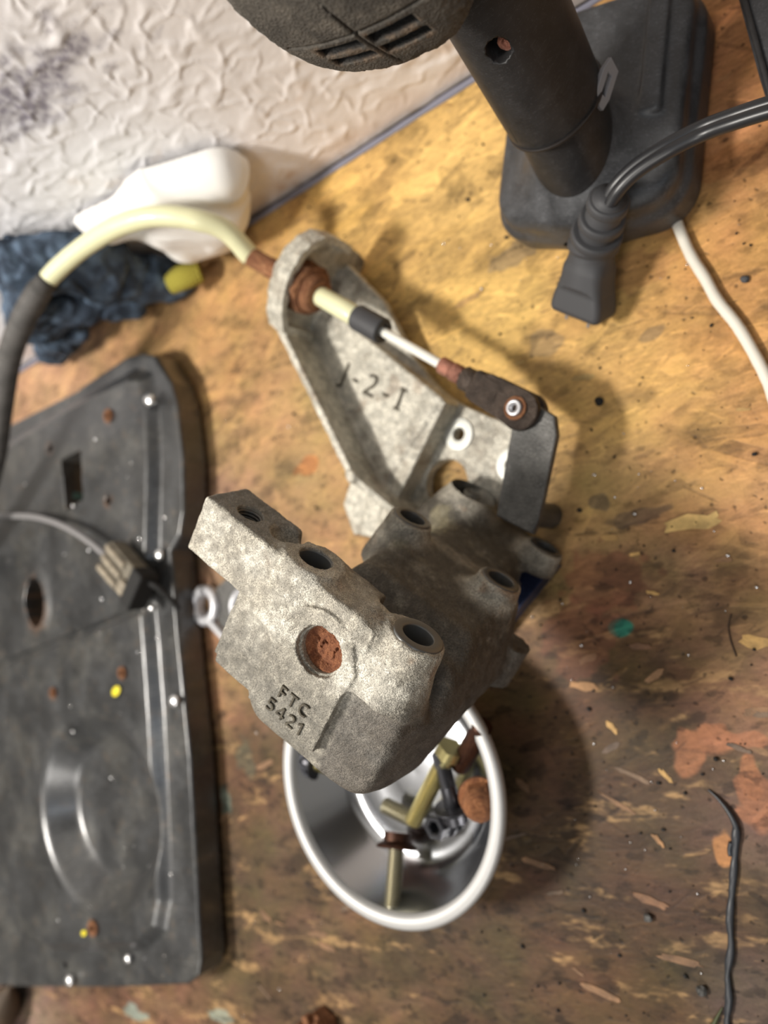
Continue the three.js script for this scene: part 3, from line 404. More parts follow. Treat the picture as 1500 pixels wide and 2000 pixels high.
// ------------------------------------------------------------------ control cable through the bracket's eye
{
  const at = (mmv, off = 0) => CA.clone().addScaledVector(CDIR, mmv / 1000);
  const t = thing('control_cable', 'cream control cable with rusty fittings, arching from the glove through the bracket eye', 'cable', CA.clone());
  const cyl = (a, b, prof, mat, name, label, seg = 32) => sub(t, name, along(lathe(prof, seg), at(a), at(b)), mat, label);
  const pts = [at(-44), P(440, 450, 0.062), P(385, 430, 0.075), P(310, 422, 0.086), P(240, 438, 0.092), P(170, 478, 0.094), P(110, 528, 0.096), P(80, 562, 0.097)];
  sub(t, 'conduit', tubeGeo(pts, (k) => 0.0058 + 0.0002 * ns(k * 30, 1, 1), 90, 20), M.cream, 'cream plastic conduit');
  sub(t, 'sleeve', tubeGeo([P(94, 546, 0.0965), P(78, 566, 0.0985), P(45, 625, 0.100), P(18, 700, 0.094), P(2, 800, 0.084), P(-12, 900, 0.072), P(-60, 1050, 0.056), P(-160, 1200, 0.044), P(-320, 1300, 0.0425)], (k) => k < 0.008 ? 0.0064 : 0.0076, 140, 20), M.greySleeve, 'grey rubber sleeve');
  cyl(-48, -6, [[0, 0], [0.0052, 0], [0.0056, 0.001], [0.0054, 0.02], [0.0058, 0.021], [0.0058, 0.042], [0, 0.042]], M.rust, 'ferrule', 'rusty steel ferrule');
  const hex = (r, h) => { const g = new THREE.CylinderGeometry(r, r, h, 6).translate(0, h / 2, 0); const top = new THREE.CylinderGeometry(r * 0.86, r * 0.95, h * 0.12, 24).translate(0, h * 1.05, 0); return mergeGeometries([g.toNonIndexed(), top.toNonIndexed()]); };
  sub(t, 'washer', along(ring(0.006, 0.0142, 0, 0.0018, 40), at(-0.4), at(10)), M.rust, 'rusty washer');
  sub(t, 'nut', along(boxUV(hex(0.0140, 0.0075), 40), at(1.4), at(20)), M.rust, 'rusty hexagon nut');
  cyl(8, 20, [[0, 0], [0.0115, 0], [0.0110, 0.002], [0.0095, 0.006], [0.008, 0.0075], [0, 0.0075]], M.rust, 'collar', 'rusty collar');
  cyl(13, 60, [[0, 0], [0.0052, 0], [0.0054, 0.02], [0.0054, 0.033], [0, 0.033]], M.cream, 'inner_tube', 'cream plastic tube end');
  cyl(44, 90, [[0, 0], [0.0064, 0], [0.0068, 0.0008], [0.0068, 0.018], [0.0062, 0.019], [0.0036, 0.019], [0.0034, 0.016], [0, 0.016]], M.rubber, 'grommet', 'black rubber grommet');
  cyl(56, 120, [[0, 0], [0.0024, 0], [0.0024, 0.052], [0, 0.052]], M.whiteRod, 'push_rod', 'polished pale rod');
  const fer = rough(lathe([[0, 0], [0.003, 0], [0.0042, 0.0006], [0.0042, 0.007], [0.0046, 0.008], [0.0044, 0.014], [0, 0.015]].flatMap((p, i, a) => i && i < 6 ? [[lerp(a[i - 1][0], p[0], 0.5), lerp(a[i - 1][1], p[1], 0.5)], p] : [p]), 28), 0.0003, 500);
  sub(t, 'crimp', along(fer, at(102), at(140)), M.copper, 'crimped copper ferrule');
  cyl(116, 150, [[0, 0], [0.0045, 0], [0.0058, 0.001], [0.0058, 0.0075], [0.0048, 0.0085], [0.0048, 0.0125], [0, 0.0125]], M.clevis, 'clevis_neck');
  // clevis: a forked block with rounded end, rusty
  const L = at(128), E = at(158), side = V(CD2[1], 0, -CD2[0]);
  const shape = new THREE.Shape(); shape.moveTo(0, -0.0068); shape.lineTo(0.018, -0.0075); shape.absarc(0.024, 0, 0.0085, -PI / 2.1, PI / 2.1, false); shape.lineTo(0.004, 0.0075); shape.lineTo(0, 0.0045); shape.closePath();
  const fork = (off) => { const g = new THREE.ExtrudeGeometry(shape, { depth: 0.0028, bevelEnabled: true, bevelSize: 0.0006, bevelThickness: 0.0006, bevelSegments: 2, curveSegments: 16 }); g.applyMatrix4(new THREE.Matrix4().makeBasis(CDIR, V(0, 1, 0).cross(CDIR), V(0, 1, 0)).setPosition(L.x, L.y + off, L.z)); return boxUV(g, 40); };
  sub(t, 'clevis_cheek', fork(0.0024), M.clevis); sub(t, 'clevis_cheek', fork(-0.0056), M.clevis);
  const blk = new RoundedBoxGeometry(0.017, 0.0125, 0.0145, 3, 0.0026); blk.applyMatrix4(new THREE.Matrix4().makeBasis(CDIR, V(0, 1, 0), side.clone().negate())).translate(...at(132).toArray()); sub(t, 'clevis_block', boxUV(blk, 40), M.clevis);
  const pinAt = at(150.5); sub(t, 'clevis_pin', lathe([[0, -0.010], [0.0036, -0.010], [0.0036, 0.0075], [0.0032, 0.008], [0.0018, 0.008], [0.0016, 0.005], [0, 0.005]], 28).translate(pinAt.x, pinAt.y, pinAt.z), M.steel, 'bright hollow pin');
  sub(t, 'pin_washer', ring(0.0036, 0.0054, 0.0056, 0.0064, 32).translate(pinAt.x, pinAt.y, pinAt.z), M.rust);
  // lever that the clevis moves
  const lv = thing('lever_arm', 'dark grey flat steel lever pinned to the rusty clevis beside the bracket', 'lever', V(-0.152, 0, -0.062));
  const h = 0.0345, pts2 = xz([[1008, 800], [1045, 792], [1082, 815], [1086, 850], [1050, 1018], [1040, 1040], [974, 1006], [980, 970], [1004, 836]], h), sh = new THREE.Shape(pts2.map(([x, z]) => new THREE.Vector2(x, -z)));
  const lg = new THREE.ExtrudeGeometry(sh, { depth: 0.0026, bevelEnabled: true, bevelSize: 0.0007, bevelThickness: 0.0007, bevelSegments: 2 }); lg.rotateX(-PI / 2).translate(0, h - 0.0023, 0);
  sub(lv, 'lever_plate', boxUV(lg, 25), M.darkSteel);
  const e = P(1012, 1002, h); sub(lv, 'pivot_post', lathe([[0, 0.0006], [0.006, 0.0006], [0.006, h - 0.004], [0.0045, h - 0.003], [0, h - 0.003]], 28).translate(e.x, 0, e.z), M.darkSteel);
}

// ------------------------------------------------------------------ cordless drill standing on its battery
{
  const t = thing('cordless_drill', 'worn black cordless drill standing upright on its battery by the wall', 'drill', V(-0.10, 0, -0.172));
  t.rotation.y = -0.308; t.updateMatrixWorld(true);           // local: x across, -z along the battery towards the wall
  const n3 = (x, y, z, s) => ns(x * s, y * s, z * s);
  const foot = (x, y, z) => {
    let lo = slab(rrect(x, z + 0.0445, 0.0455, 0.0495, 0.018), y, 0.0006, 0.019, 0.004), hi = slab(rrect(x - 0.001, z + 0.0455, 0.0415, 0.0465, 0.014), y, 0.015, 0.029, 0.005);
    let d = smin(lo, hi, 0.003); d = smin(d, seg(x, y, z, [0.0, 0.022, -0.02], [0.002, 0.048, -0.030], 0.026, 0.0165), 0.022);           // shoulder that grows into the handle
    d = smin(d, rbox(x - 0.030, y - 0.030, z + 0.063, 0.0045, 0.0035, 0.028, 0.002), 0.003);                  // rib along the top
    return max(d, 0.0004 - y);
  };
  part(t, 'battery_case', sdfMesh(foot, [-0.05, -0.001, -0.098], [0.05, 0.06, 0.010], 0.0012, null, 22), M.plasticFoot);
  // handle: leans towards the wall
  const H0 = V(0.002, 0.034, -0.022), H1 = V(0.004, 0.172, -0.066), HD = H1.clone().sub(H0).normalize(), HX = V(1, 0, 0), HZ = HX.clone().cross(HD).normalize();
  const loc = (x, y, z) => { const p = V(x, y, z).sub(H0); return [p.dot(HX), p.dot(HD), p.dot(HZ)]; };
  const handle = (x, y, z) => {
    const [a, l, b] = loc(x, y, z), up = smooth(0.029, 0.031, l), r = lerp(lerp(0.0185, 0.0172, clamp(l / 0.03)), lerp(0.0196, 0.0208, clamp((l - 0.03) / 0.1)), up);
    let d = (hypot(a, b * 0.86) - r) * 0.9; d = max(d, l - 0.150, -l - 0.006);
    const hx = a - 0.004, hl = l - 0.078; d = max(d, -max(hypot(hx, hl * 0.85) - 0.0041, 0.010 - b));                    // screw recess

    return d;
  };
  part(t, 'handle', sdfMesh(handle, [-0.026, 0.022, -0.098], [0.03, 0.18, 0.006], 0.0011, null, 22), M.plastic);
  const scr = H0.clone().addScaledVector(HD, 0.078).addScaledVector(HX, 0.0055).addScaledVector(HZ, 0.0188);
  part(t, 'screw', rough(along(lathe([[0, 0], [0.0034, 0], [0.0032, 0.0012], [0.0022, 0.0016], [0.0018, 0.0008], [0, 0.0008]], 24), scr, scr.clone().add(HZ)), 0.0002, 700), M.copper, 'rusty screw in the recess');
  { const ps = []; for (let i = 0; i <= 10; i++) { const l = 0.034 + i * 0.0105, r = lerp(0.0196, 0.0208, clamp((l - 0.03) / 0.1)), a = -0.0095; ps.push(H0.clone().addScaledVector(HD, l).addScaledVector(HX, a).addScaledVector(HZ, sqrt(r * r - a * a) / 0.86)); } part(t, 'mould_seam', tubeGeo(ps, 0.00035, 30, 6), M.deep); }
  const gb = H0.clone().addScaledVector(HD, 0.0300); part(t, 'grip_collar', along(ring(0.0186, 0.0203, 0, 0.0012, 64).scale(1, 1, 1 / 0.86), gb, gb.clone().add(HD)), M.plasticBrown);
  // release tab: a small grey loop at the right of the neck
  const lp = new THREE.Shape([[-0.0055, -0.009], [0.0035, -0.0115], [0.0055, -0.006], [0.0055, 0.008], [-0.0025, 0.012], [-0.0055, 0.006]].map(([a, b]) => new THREE.Vector2(a, b))); lp.holes.push(new THREE.Path([[-0.002, -0.005], [0.0022, -0.006], [0.0022, 0.005], [-0.002, 0.006]].map(([a, b]) => new THREE.Vector2(a, b))));
  const lg = new THREE.ExtrudeGeometry(lp, { depth: 0.0018, bevelEnabled: true, bevelSize: 0.0004, bevelThickness: 0.0004, bevelSegments: 1 }); lg.scale(0.62, 0.72, 1).rotateX(-PI / 2 + 0.35).rotateZ(-1.15).translate(0.0222, 0.062, -0.034); part(t, 'release_tab', boxUV(lg, 30), std({ color: srgb(128, 126, 128), roughness: 0.6 }), 'grey release tab');
  // motor housing: rear cap with vent slots, torn rubber edges
  const HC = V(0.0035, 0.192, 0.0085), R0 = 0.0305;
  const slots = []; for (const r of [0, 1]) for (const c of [-1, 1]) slots.push([HC.x + c * 0.0092 + 0.001, HC.y - 0.0092 - r * 0.0066, 0.0076, 0.0021]);
  const head = (x, y, z) => {
    const a = x - HC.x, b = y - HC.y, rag = 0.0010 * n3(x, y, z, 260) + 0.0009 * n3(x, y, z, 620), sq = ((abs(a) ** 3.2 + abs(b) ** 3.2) ** (1 / 3.2)) - R0 + 0.0007 * n3(x, y, z, 90);
    let d = smax(sq + rag, abs(z - HC.z + 0.046) - 0.046 + 5 * (a * a + b * b), 0.006);
    for (const [sx, sy, w, h] of slots) d = smax(d, -max(rbox(x - sx, y - sy, 0, w, h, 1, 0.0006), -0.013 - z), 0.0006);
    d = smax(d, -max(abs(b + 0.0045) - 0.0004, abs(a) - 0.024, HC.z - 0.004 - z), 0.0008);
    d = smax(d, -max(abs(a - 0.001 + 0.02 * b) - 0.00035, HC.z - 0.004 - z), 0.0006);
    return d;
  };
  const hc = (x, y, z) => { const n1 = fbm(x * 110, y * 110, z * 110, 4), n2 = fbm(x * 420, y * 420, z * 420, 2); let c = [0.17, 0.148, 0.12]; const w = smooth(0, 0.3, n1 + 0.2 * n2); c = c.map((q, i) => lerp(q, [0.26, 0.225, 0.18][i], w)); let e = 1e9; for (const [sx, sy, ww, h] of slots) e = min(e, rbox(x - sx, y - sy, 0, ww, h, 1, 0.0004)); const br = smooth(0.0024, 0.0003, e) * smooth(-0.2, 0.3, n2 + n1) * (z > HC.z - 0.004 ? 1 : 0); const zs = HC.z - 5 * ((x - HC.x) ** 2 + (y - HC.y) ** 2), inn = smooth(zs - 0.0001, zs - 0.0011, z) * smooth(0.0014, 0.0007, e); return c.map((q, i) => lerp(lerp(q, [0.36, 0.24, 0.15][i], br * 0.8), [0.022, 0.02, 0.018][i], inn)); };  // slot walls near black: dark inner plastic, with shade painted in
  part(t, 'motor_housing', sdfMesh(head, [-0.042, 0.151, -0.086], [0.038, 0.232, 0.014], 0.00085, hc, 26), M.wornRubber, 'worn brown-black rubber rear cap');
  for (const [sx, sy, w, h] of slots) part(t, 'vent_slot', new THREE.BoxGeometry(w * 2.1, h * 2.2, 0.0012).translate(sx, sy, -0.0125), M.deep);
  // torn shreds along the edge
  const Rr = rng(5); for (const a of [-2.72, -2.6, -2.42, -2.2, -2.05, -1.86]) { const q = V(HC.x + cos(a) * R0 * 1.04, HC.y + sin(a) * R0 * 1.04, HC.z - 0.007 - Rr() * 0.004), k = 0.4 + Rr() * 0.8; part(t, 'torn_shred', tubeGeo([q.clone().add(V(-cos(a) * 0.003, -sin(a) * 0.003, 0)), q, q.clone().add(V(cos(a) * 0.0012 * k, sin(a) * 0.0012 * k, 0.0006)), q.clone().add(V(cos(a) * 0.0019 * k + 0.0006 * (Rr() - 0.5), sin(a) * 0.0019 * k, 0.0004))], (u) => 0.0008 * (1.12 - u) * (0.7 + k), 6, 5), M.plasticBrown); }
}
{ // pale stone chip lying on the battery
  const c = P(1137, 326, 0.034), R = rng(8), g = new THREE.DodecahedronGeometry(0.0075, 2); rough(g, 0.0022, 160, 3); g.scale(1.05, 0.55, 0.9).rotateY(0.5);
  const t = thing('stone_chip', 'pale pinkish stone chip lying on the black battery of the drill', 'stone', c); part(t, 'chip_body', boxUV(g, 50), M.chip); t.position.y = 0.0375;
}
// ------------------------------------------------------------------ plug and cord at the drill's foot
{
  const t = thing('extension_lead', 'black twin power cord ending in a moulded plug in front of the drill', 'cord', P(1150, 560, 0.01));
  const A = P(1137, 607, 0.009), B = P(1152, 520, 0.021), C = P(1166, 462, 0.034), D = P(1180, 410, 0.043), E = P(1192, 385, 0.049), dir = B.clone().sub(A).normalize(), side = dir.clone().cross(V(0, 1, 0)).normalize(), nrm = side.clone().cross(dir).normalize(), L = A.distanceTo(C);
  const lc = (x, y, z) => { const p = V(x, y, z).sub(A); return [p.dot(side), p.dot(dir), p.dot(nrm)]; }, len = A.distanceTo(B);
  const f = (x, y, z) => { const [a, l, b] = lc(x, y, z), k = clamp(l / (len * 1.15)); let d = rbox(a, l - 0.011, b, lerp(0.0135, 0.0098, smooth(0.002, 0.02, l)), 0.0125, lerp(0.0085, 0.0080, k), 0.0035); d = smin(d, max(hypot(a, b) - 0.0100, abs(l - 0.024) - 0.010), 0.004); d = smin(d, smax(hypot(a, b) - 0.0112, abs(l - 0.031) - 0.0022, 0.0015), 0.001); return max(d, 0.0005 - y); };
  const m = 0.03, lo = [min(A.x, C.x) - m, -0.001, min(A.z, C.z) - m], hi = [max(A.x, C.x) + m, 0.062, max(A.z, C.z) + m];
  sub(t, 'plug_body', sdfMesh(f, lo, hi, 0.0009, null, 30), M.rubber, 'black moulded plug');
  const top = A.clone().addScaledVector(dir, 0.032), nk = E.clone();
  for (const [k, r] of [[0.10, 0.0112], [0.42, 0.0098], [0.78, 0.0086]]) { const p = top.clone().lerp(nk, k); sub(t, 'relief_rib', along(ring(0.003, r, 0, 0.0050, 32, 0.001), p, nk), M.rubber); }
  sub(t, 'strain_relief', along(lathe([[0, 0], [0.0095, 0], [0.0080, 0.010], [0.0070, top.distanceTo(nk)], [0, top.distanceTo(nk)]], 28), top, nk), M.rubber);
  const path = [P(1186, 398, 0.0475), P(1206, 366, 0.051), P(1240, 332, 0.053), P(1300, 292, 0.054), P(1370, 256, 0.053), P(1440, 230, 0.056), P(1510, 208, 0.058), P(1600, 185, 0.060)], curve = new THREE.CatmullRomCurve3(path);
  for (const s of [-1, 1]) { const pp = []; for (let i = 0; i <= 24; i++) { const k = i / 24, p = curve.getPointAt(k), tg = curve.getTangentAt(k), n = tg.clone().cross(V(0, 1, 0)).normalize(); pp.push(p.addScaledVector(n, s * 0.00215).add(V(0, s * 0.0012, 0))); } sub(t, 'cord_core', tubeGeo(pp, 0.0026, 110, 16), M.cord); }
  for (const s of [-1, 1]) { const g = new RoundedBoxGeometry(0.0062, 0.009, 0.0016, 2, 0.0004).translate(0, -0.001, 0); g.applyMatrix4(new THREE.Matrix4().makeBasis(nrm, dir, side.clone().negate())).translate(A.x + side.x * s * 0.006, A.y + side.y * s * 0.006, A.z + side.z * s * 0.006); sub(t, 'plug_blade', g, M.bright); }
}
{
  const t = thing('white_cable', 'thin dirty white cable running from under the drill battery over the bench', 'cable', P(1400, 600));
  sub(t, 'cable_jacket', tubeGeo([P(1318, 425, 0.003), P(1330, 455, 0.0029), P(1350, 500, 0.0029), P(1378, 545, 0.0029), P(1400, 585, 0.0029), P(1440, 636, 0.0029), P(1475, 695, 0.0029), P(1500, 745, 0.0029), P(1530, 830, 0.0029), P(1640, 1000, 0.0029), P(1830, 1160, 0.0029)], (k) => 0.00245 + 0.00015 * ns(k * 60, 1, 1), 180, 14), M.whiteCable);
  const b = thing('power_adapter', 'black tapered plastic case at the upper right corner of the bench', 'adapter', P(1500, 60, 0));
  const q = xz([[1436, -40], [1492, 172], [1540, 330], [1720, 250], [1640, -60]], 0.02);
  const f = (x, y, z) => max(slab(poly(x, z, q), y, 0.0006, 0.034, 0.005), 0.0005 - y); const xs = q.map((p) => p[0]), zs = q.map((p) => max(p[1], WALL_Z + 0.012));
  const fw = (x, y, z) => max(f(x, y, z), WALL_Z + 0.006 - z);
  sub(b, 'case_shell', sdfMesh(fw, [min(...xs) - 0.004, -0.001, WALL_Z + 0.004], [max(...xs) + 0.004, 0.037, max(...q.map((p) => p[1])) + 0.004], 0.002, null, 22), M.plasticFoot);
  const e0 = P(1446, -30, 0.0345), e1 = P(1506, 190, 0.0345); sub(b, 'case_seam', tubeGeo([e0, e0.clone().lerp(e1, 0.5), e1], 0.0012, 10, 8), M.plastic);
}
// ------------------------------------------------------------------ black pressed-steel cover on the left
{
  const t = thing('steel_cover', 'large black pressed-steel cover with a round dished recess, lying at the left', 'cover plate', V(-0.52, 0, 0));
  const outer = xz([[-260, 905], [0, 838], [150, 762], [168, 748], [245, 697], [275, 688], [300, 694], [332, 745], [344, 790], [356, 900], [357, 1000], [350, 1045], [332, 1075], [336, 1122], [346, 1240], [358, 1360], [370, 1480], [384, 1750], [391, 1880], [386, 1908], [364, 1925], [220, 1931], [60, 1930], [-300, 1915]], 0.024);
  const panel = xz([[-260, 960], [0, 880], [130, 800], [255, 735], [280, 740], [292, 800], [296, 905], [292, 1090], [280, 1130], [283, 1180], [290, 1260], [300, 1400], [312, 1640], [316, 1760], [306, 1812], [270, 1846], [100, 1850], [66, 1830], [42, 1790], [22, 1740], [-10, 1640], [-300, 1600]], 0.028);
  const cen = P(188, 1590, 0.030), cupR = 0.0665, fl = 0.0480, stretch = 0.92;
  const C2 = (px, py) => { const p = P(px, py, 0.030); return [p.x, p.z]; };
  const oval = [...C2(72, 1176), 0.0135, 0.0185], slot = xz([[120, 900], [158, 880], [162, 975], [128, 998]], 0.030), smallH = [[...C2(213, 812), 0.0035], [...C2(212, 978), 0.0028], [...C2(98, 876), 0.0028], [...C2(182, 1812), 0.0032], [...C2(240, 1314), 0.0022], [...C2(105, 1356), 0.0020]].concat([[110, 1925 - 30], [385, 1720 - 20], [385, 1895]].map(([x, y]) => [...C2(x, y), 0.0025]));
  const gA = C2(-60, 1322), gB = C2(296, 1182);
  const height = (x, z) => {
    const dp = poly(x, z, panel); let h = lerp(0.0305, 0.0235, smooth(-0.004, 0.0065, dp));
    h -= 0.0032 * smooth(0.0035, 0.0008, abs(((x - gA[0]) * (gB[1] - gA[1]) - (z - gA[1]) * (gB[0] - gA[0])) / hypot(gB[0] - gA[0], gB[1] - gA[1]))) * smooth(0.0, -0.006, dp);
    const r = hypot((x - cen.x) / 1.06, (z - cen.z)), kk = (r - fl) / (cupR - fl); h = smin(h, smax(0.0110, 0.0110 + 0.0195 * kk, 0.0035), 0.0035);
    const by = hypot(x - oval[0], (z - oval[1]) * 0.75); h += 0.0018 * smooth(0.024, 0.015, by);
    return h + 0.0003 * fbm(x * 40, z * 40, 2, 2);
  };
  const f = (x0, y, z) => {
    const x = x0 - 0.52, o = poly(x, z, outer); let h = height(x, z), d = (y - h) * 0.7; d = smax(d, o, 0.0022); d = max(d, 0.0040 - y);
    d = max(d, -(hypot((x - oval[0]) / oval[2], (z - oval[1]) / oval[3]) - 1) * 0.013);
    d = max(d, -poly(x, z, slot)); for (const [hx, hz, r] of smallH) d = max(d, -(hypot(x - hx, z - hz) - r));
    return d;
  };
  const col = (x0, y, z) => { const x = x0 - 0.52, n1 = fbm(x * 30, z * 30, 2, 4), n2 = fbm(x * 150, z * 150, 5, 3); let c = [0.085, 0.087, 0.09]; const du = smooth(-0.1, 0.35, n1 + 0.3 * n2); c = c.map((q, i) => lerp(q, [0.155, 0.152, 0.142][i], du)); const rustRing = max(smooth(1.5, 1.05, hypot((x - oval[0]) / oval[2], (z - oval[1]) / oval[3])) * smooth(-0.1, 0.2, n2 + n1), ...smallH.slice(0, 6).map(([hx, hz, r]) => smooth(r + 0.0045, r + 0.001, hypot(x - hx, z - hz)) * smooth(-0.25, 0.1, n2))); const edge = smooth(0.21, 0.33, n2 + 0.2 * n1); c = c.map((q, i) => lerp(q, [0.34, 0.20, 0.13][i], rustRing * 0.8)); return c.map((q, i) => lerp(q, [0.22, 0.15, 0.1][i], edge * 0.35)); };
  part(t, 'cover_shell', sdfMesh(f, [-0.27, 0.001, -0.245], [0.142, 0.036, 0.222], 0.0015, col, 9), M.tray);
  const rivet = (px, py, r, mat, name = 'rivet', h = 0.031) => { const p = P(px, py, h); p.y = h - 0.003; sub(t, name, lathe([[0, -0.003], [r * 0.6, -0.003], [r * 0.6, 0], [r, 0], [r, r * 0.35], [r * 0.7, r * 0.75], [0, r * 0.85]], 24).translate(p.x, p.y + 0.0025, p.z), mat); };
  for (const [x, y, r] of [[293, 781, 0.0046], [312, 1084, 0.0040], [342, 1369, 0.0042], [137, 1915, 0.0042], [250, 1873, 0.0030], [295, 1187, 0.0024]]) rivet(x, y, r, M.bright, 'rivet', x > 300 || y > 1860 ? 0.026 : 0.0315);
  for (const [x, y, r] of [[240, 1314, 0.0042], [105, 1352, 0.0036], [183, 1812, 0.0052], [213, 812, 0.0046]]) { const p = P(x, y, 0.031); sub(t, 'rusty_stud', rough(ring(r * 0.45, r, 0, 0.0022, 28).translate(p.x, 0.0305, p.z), 0.0003, 500), M.rust); }
  for (const [x, y, a] of [[226, 1350, 1], [163, 1823, 0.6]]) { const p = P(x, y, 0.032), g = new THREE.SphereGeometry(0.0052 * a, 20, 8).scale(1, 0.16, 0.62).rotateY(0.35).translate(p.x, 0.0318, p.z); sub(t, 'paint_mark', g, M.yellow, 'yellow paint dab'); }
  const pb = P(141, 942, 0.022), w = thing('painted_block', 'pale teal painted lump seen through the slot of the black cover', 'block', pb.clone().setY(0)); part(w, 'block_body', boxUV(rough(new RoundedBoxGeometry(0.0075, 0.0245, 0.030, 4, 0.003).rotateY(0.1).translate(-0.0035, 0.0127, 0), 0.0006, 200), 30), M.teal);
}
{ // plug connector and its wire on the cover
  const B = P(240, 1112, 0.040), t = thing('wire_connector', 'pale grey multi-way connector on a thin wire, lying on the black cover', 'connector', B.clone().setY(0.0325));
  t.rotation.y = -0.78; t.updateMatrixWorld(true);
  part(t, 'shell', boxUV(new RoundedBoxGeometry(0.034, 0.013, 0.024, 3, 0.002).translate(0, 0.0067, 0), 40), M.connector);
  for (const z of [-0.008, 0, 0.008]) { part(t, 'latch_rib', boxUV(new RoundedBoxGeometry(0.024, 0.003, 0.0046, 2, 0.0012).translate(-0.004, 0.0142, z), 40), M.connectorPale); }
  part(t, 'key_boss', boxUV(new RoundedBoxGeometry(0.008, 0.006, 0.01, 2, 0.0015).translate(0.014, 0.0135, 0.004), 40), M.connectorPale);
  part(t, 'socket_face', boxUV(new RoundedBoxGeometry(0.012, 0.015, 0.027, 2, 0.002).translate(0.022, 0.0078, 0.0), 40), M.deep);
  sub(t, 'wire', tubeGeo([P(-420, 1060, 0.0335), P(-180, 1020, 0.0335), P(-60, 1010, 0.0345), P(10, 1008, 0.036), P(70, 1010, 0.040), P(130, 1030, 0.043), P(180, 1062, 0.043), P(215, 1092, 0.042)], 0.0022, 60, 12), M.wire);
  sub(t, 'wire', tubeGeo([P(262, 1130, 0.040), P(300, 1142, 0.038), P(328, 1165, 0.031), P(350, 1190, 0.024)], 0.002, 30, 10), M.deep);
}
// ------------------------------------------------------------------ steel bowl and what lies in it
const BOWL = V(-0.2447, 0, 0.0668);
{
  const t = thing('steel_bowl', 'small round stainless steel bowl with a bright rim behind the casting, holding bolts', 'bowl', BOWL.clone());
  part(t, 'bowl_body', lathe([[0, 0.0155], [0.012, 0.0157], [0.013, 0.0152], [0.024, 0.0152], [0.025, 0.0158], [0.036, 0.0158], [0.0372, 0.0152], [0.0415, 0.0155], [0.0445, 0.0168], [0.0475, 0.0195], [0.0535, 0.0285], [0.0585, 0.037], [0.0606, 0.0418], [0.0612, 0.0425], [0.0612, 0.0405], [0.0592, 0.0362], [0.0542, 0.0277], [0.0485, 0.0185], [0.0455, 0.0150], [0.042, 0.0135], [0.040, 0.0008], [0.0385, 0.0008], [0.0385, 0.0135], [0, 0.0140]], 96), M.bowl);
  part(t, 'bowl_rim', lathe([[0.0590, 0.0408], [0.0593, 0.0434], [0.0610, 0.0449], [0.0645, 0.0449], [0.0662, 0.0434], [0.0660, 0.0408], [0.0640, 0.0396], [0.0612, 0.0398], [0.0590, 0.0408]], 96), M.rim, 'bright rolled rim');
}
function makeBolt(name, label, A, B, o) {      // head at A, thread towards B
  const t = thing(name, label, 'bolt', A.clone(), o.group), L = A.distanceTo(B), hr = o.head ?? 0.0055, r = o.r ?? 0.0035, put = (n, g, m, l) => sub(t, n, along(g, A, B), m, l);
  if (hr) { put('hex_head', boxUV(new THREE.CylinderGeometry(hr * 0.98, hr, 0.0055, 6).translate(0, -0.0035, 0), 50), o.headMat ?? o.mat); if (o.flange) put('flange', lathe([[0, -0.0018], [o.flange * 0.75, -0.0018], [o.flange, 0], [o.flange, 0.0012], [0, 0.0012]], 36), o.headMat ?? o.mat); }
  const bare = o.bare ?? 0.3; put('shank', lathe([[0, 0], [r, 0], [r, L * bare], [r * 0.8, L * bare + 0.0005], [r * 0.78, L], [0, L + 0.0003]], 24), o.mat);
  const turns = floor(L * (1 - bare) / 0.0015), gs = []; for (let i = 0; i < turns; i++) gs.push(lathe([[r * 0.78, 0], [r, 0.00065], [r, 0.00085], [r * 0.78, 0.0015]], 20).translate(0, L * bare + 0.0003 + i * 0.0015, 0)); if (gs.length) put('thread', mergeGeometries(gs), o.tip ?? o.mat);
  return t;
}
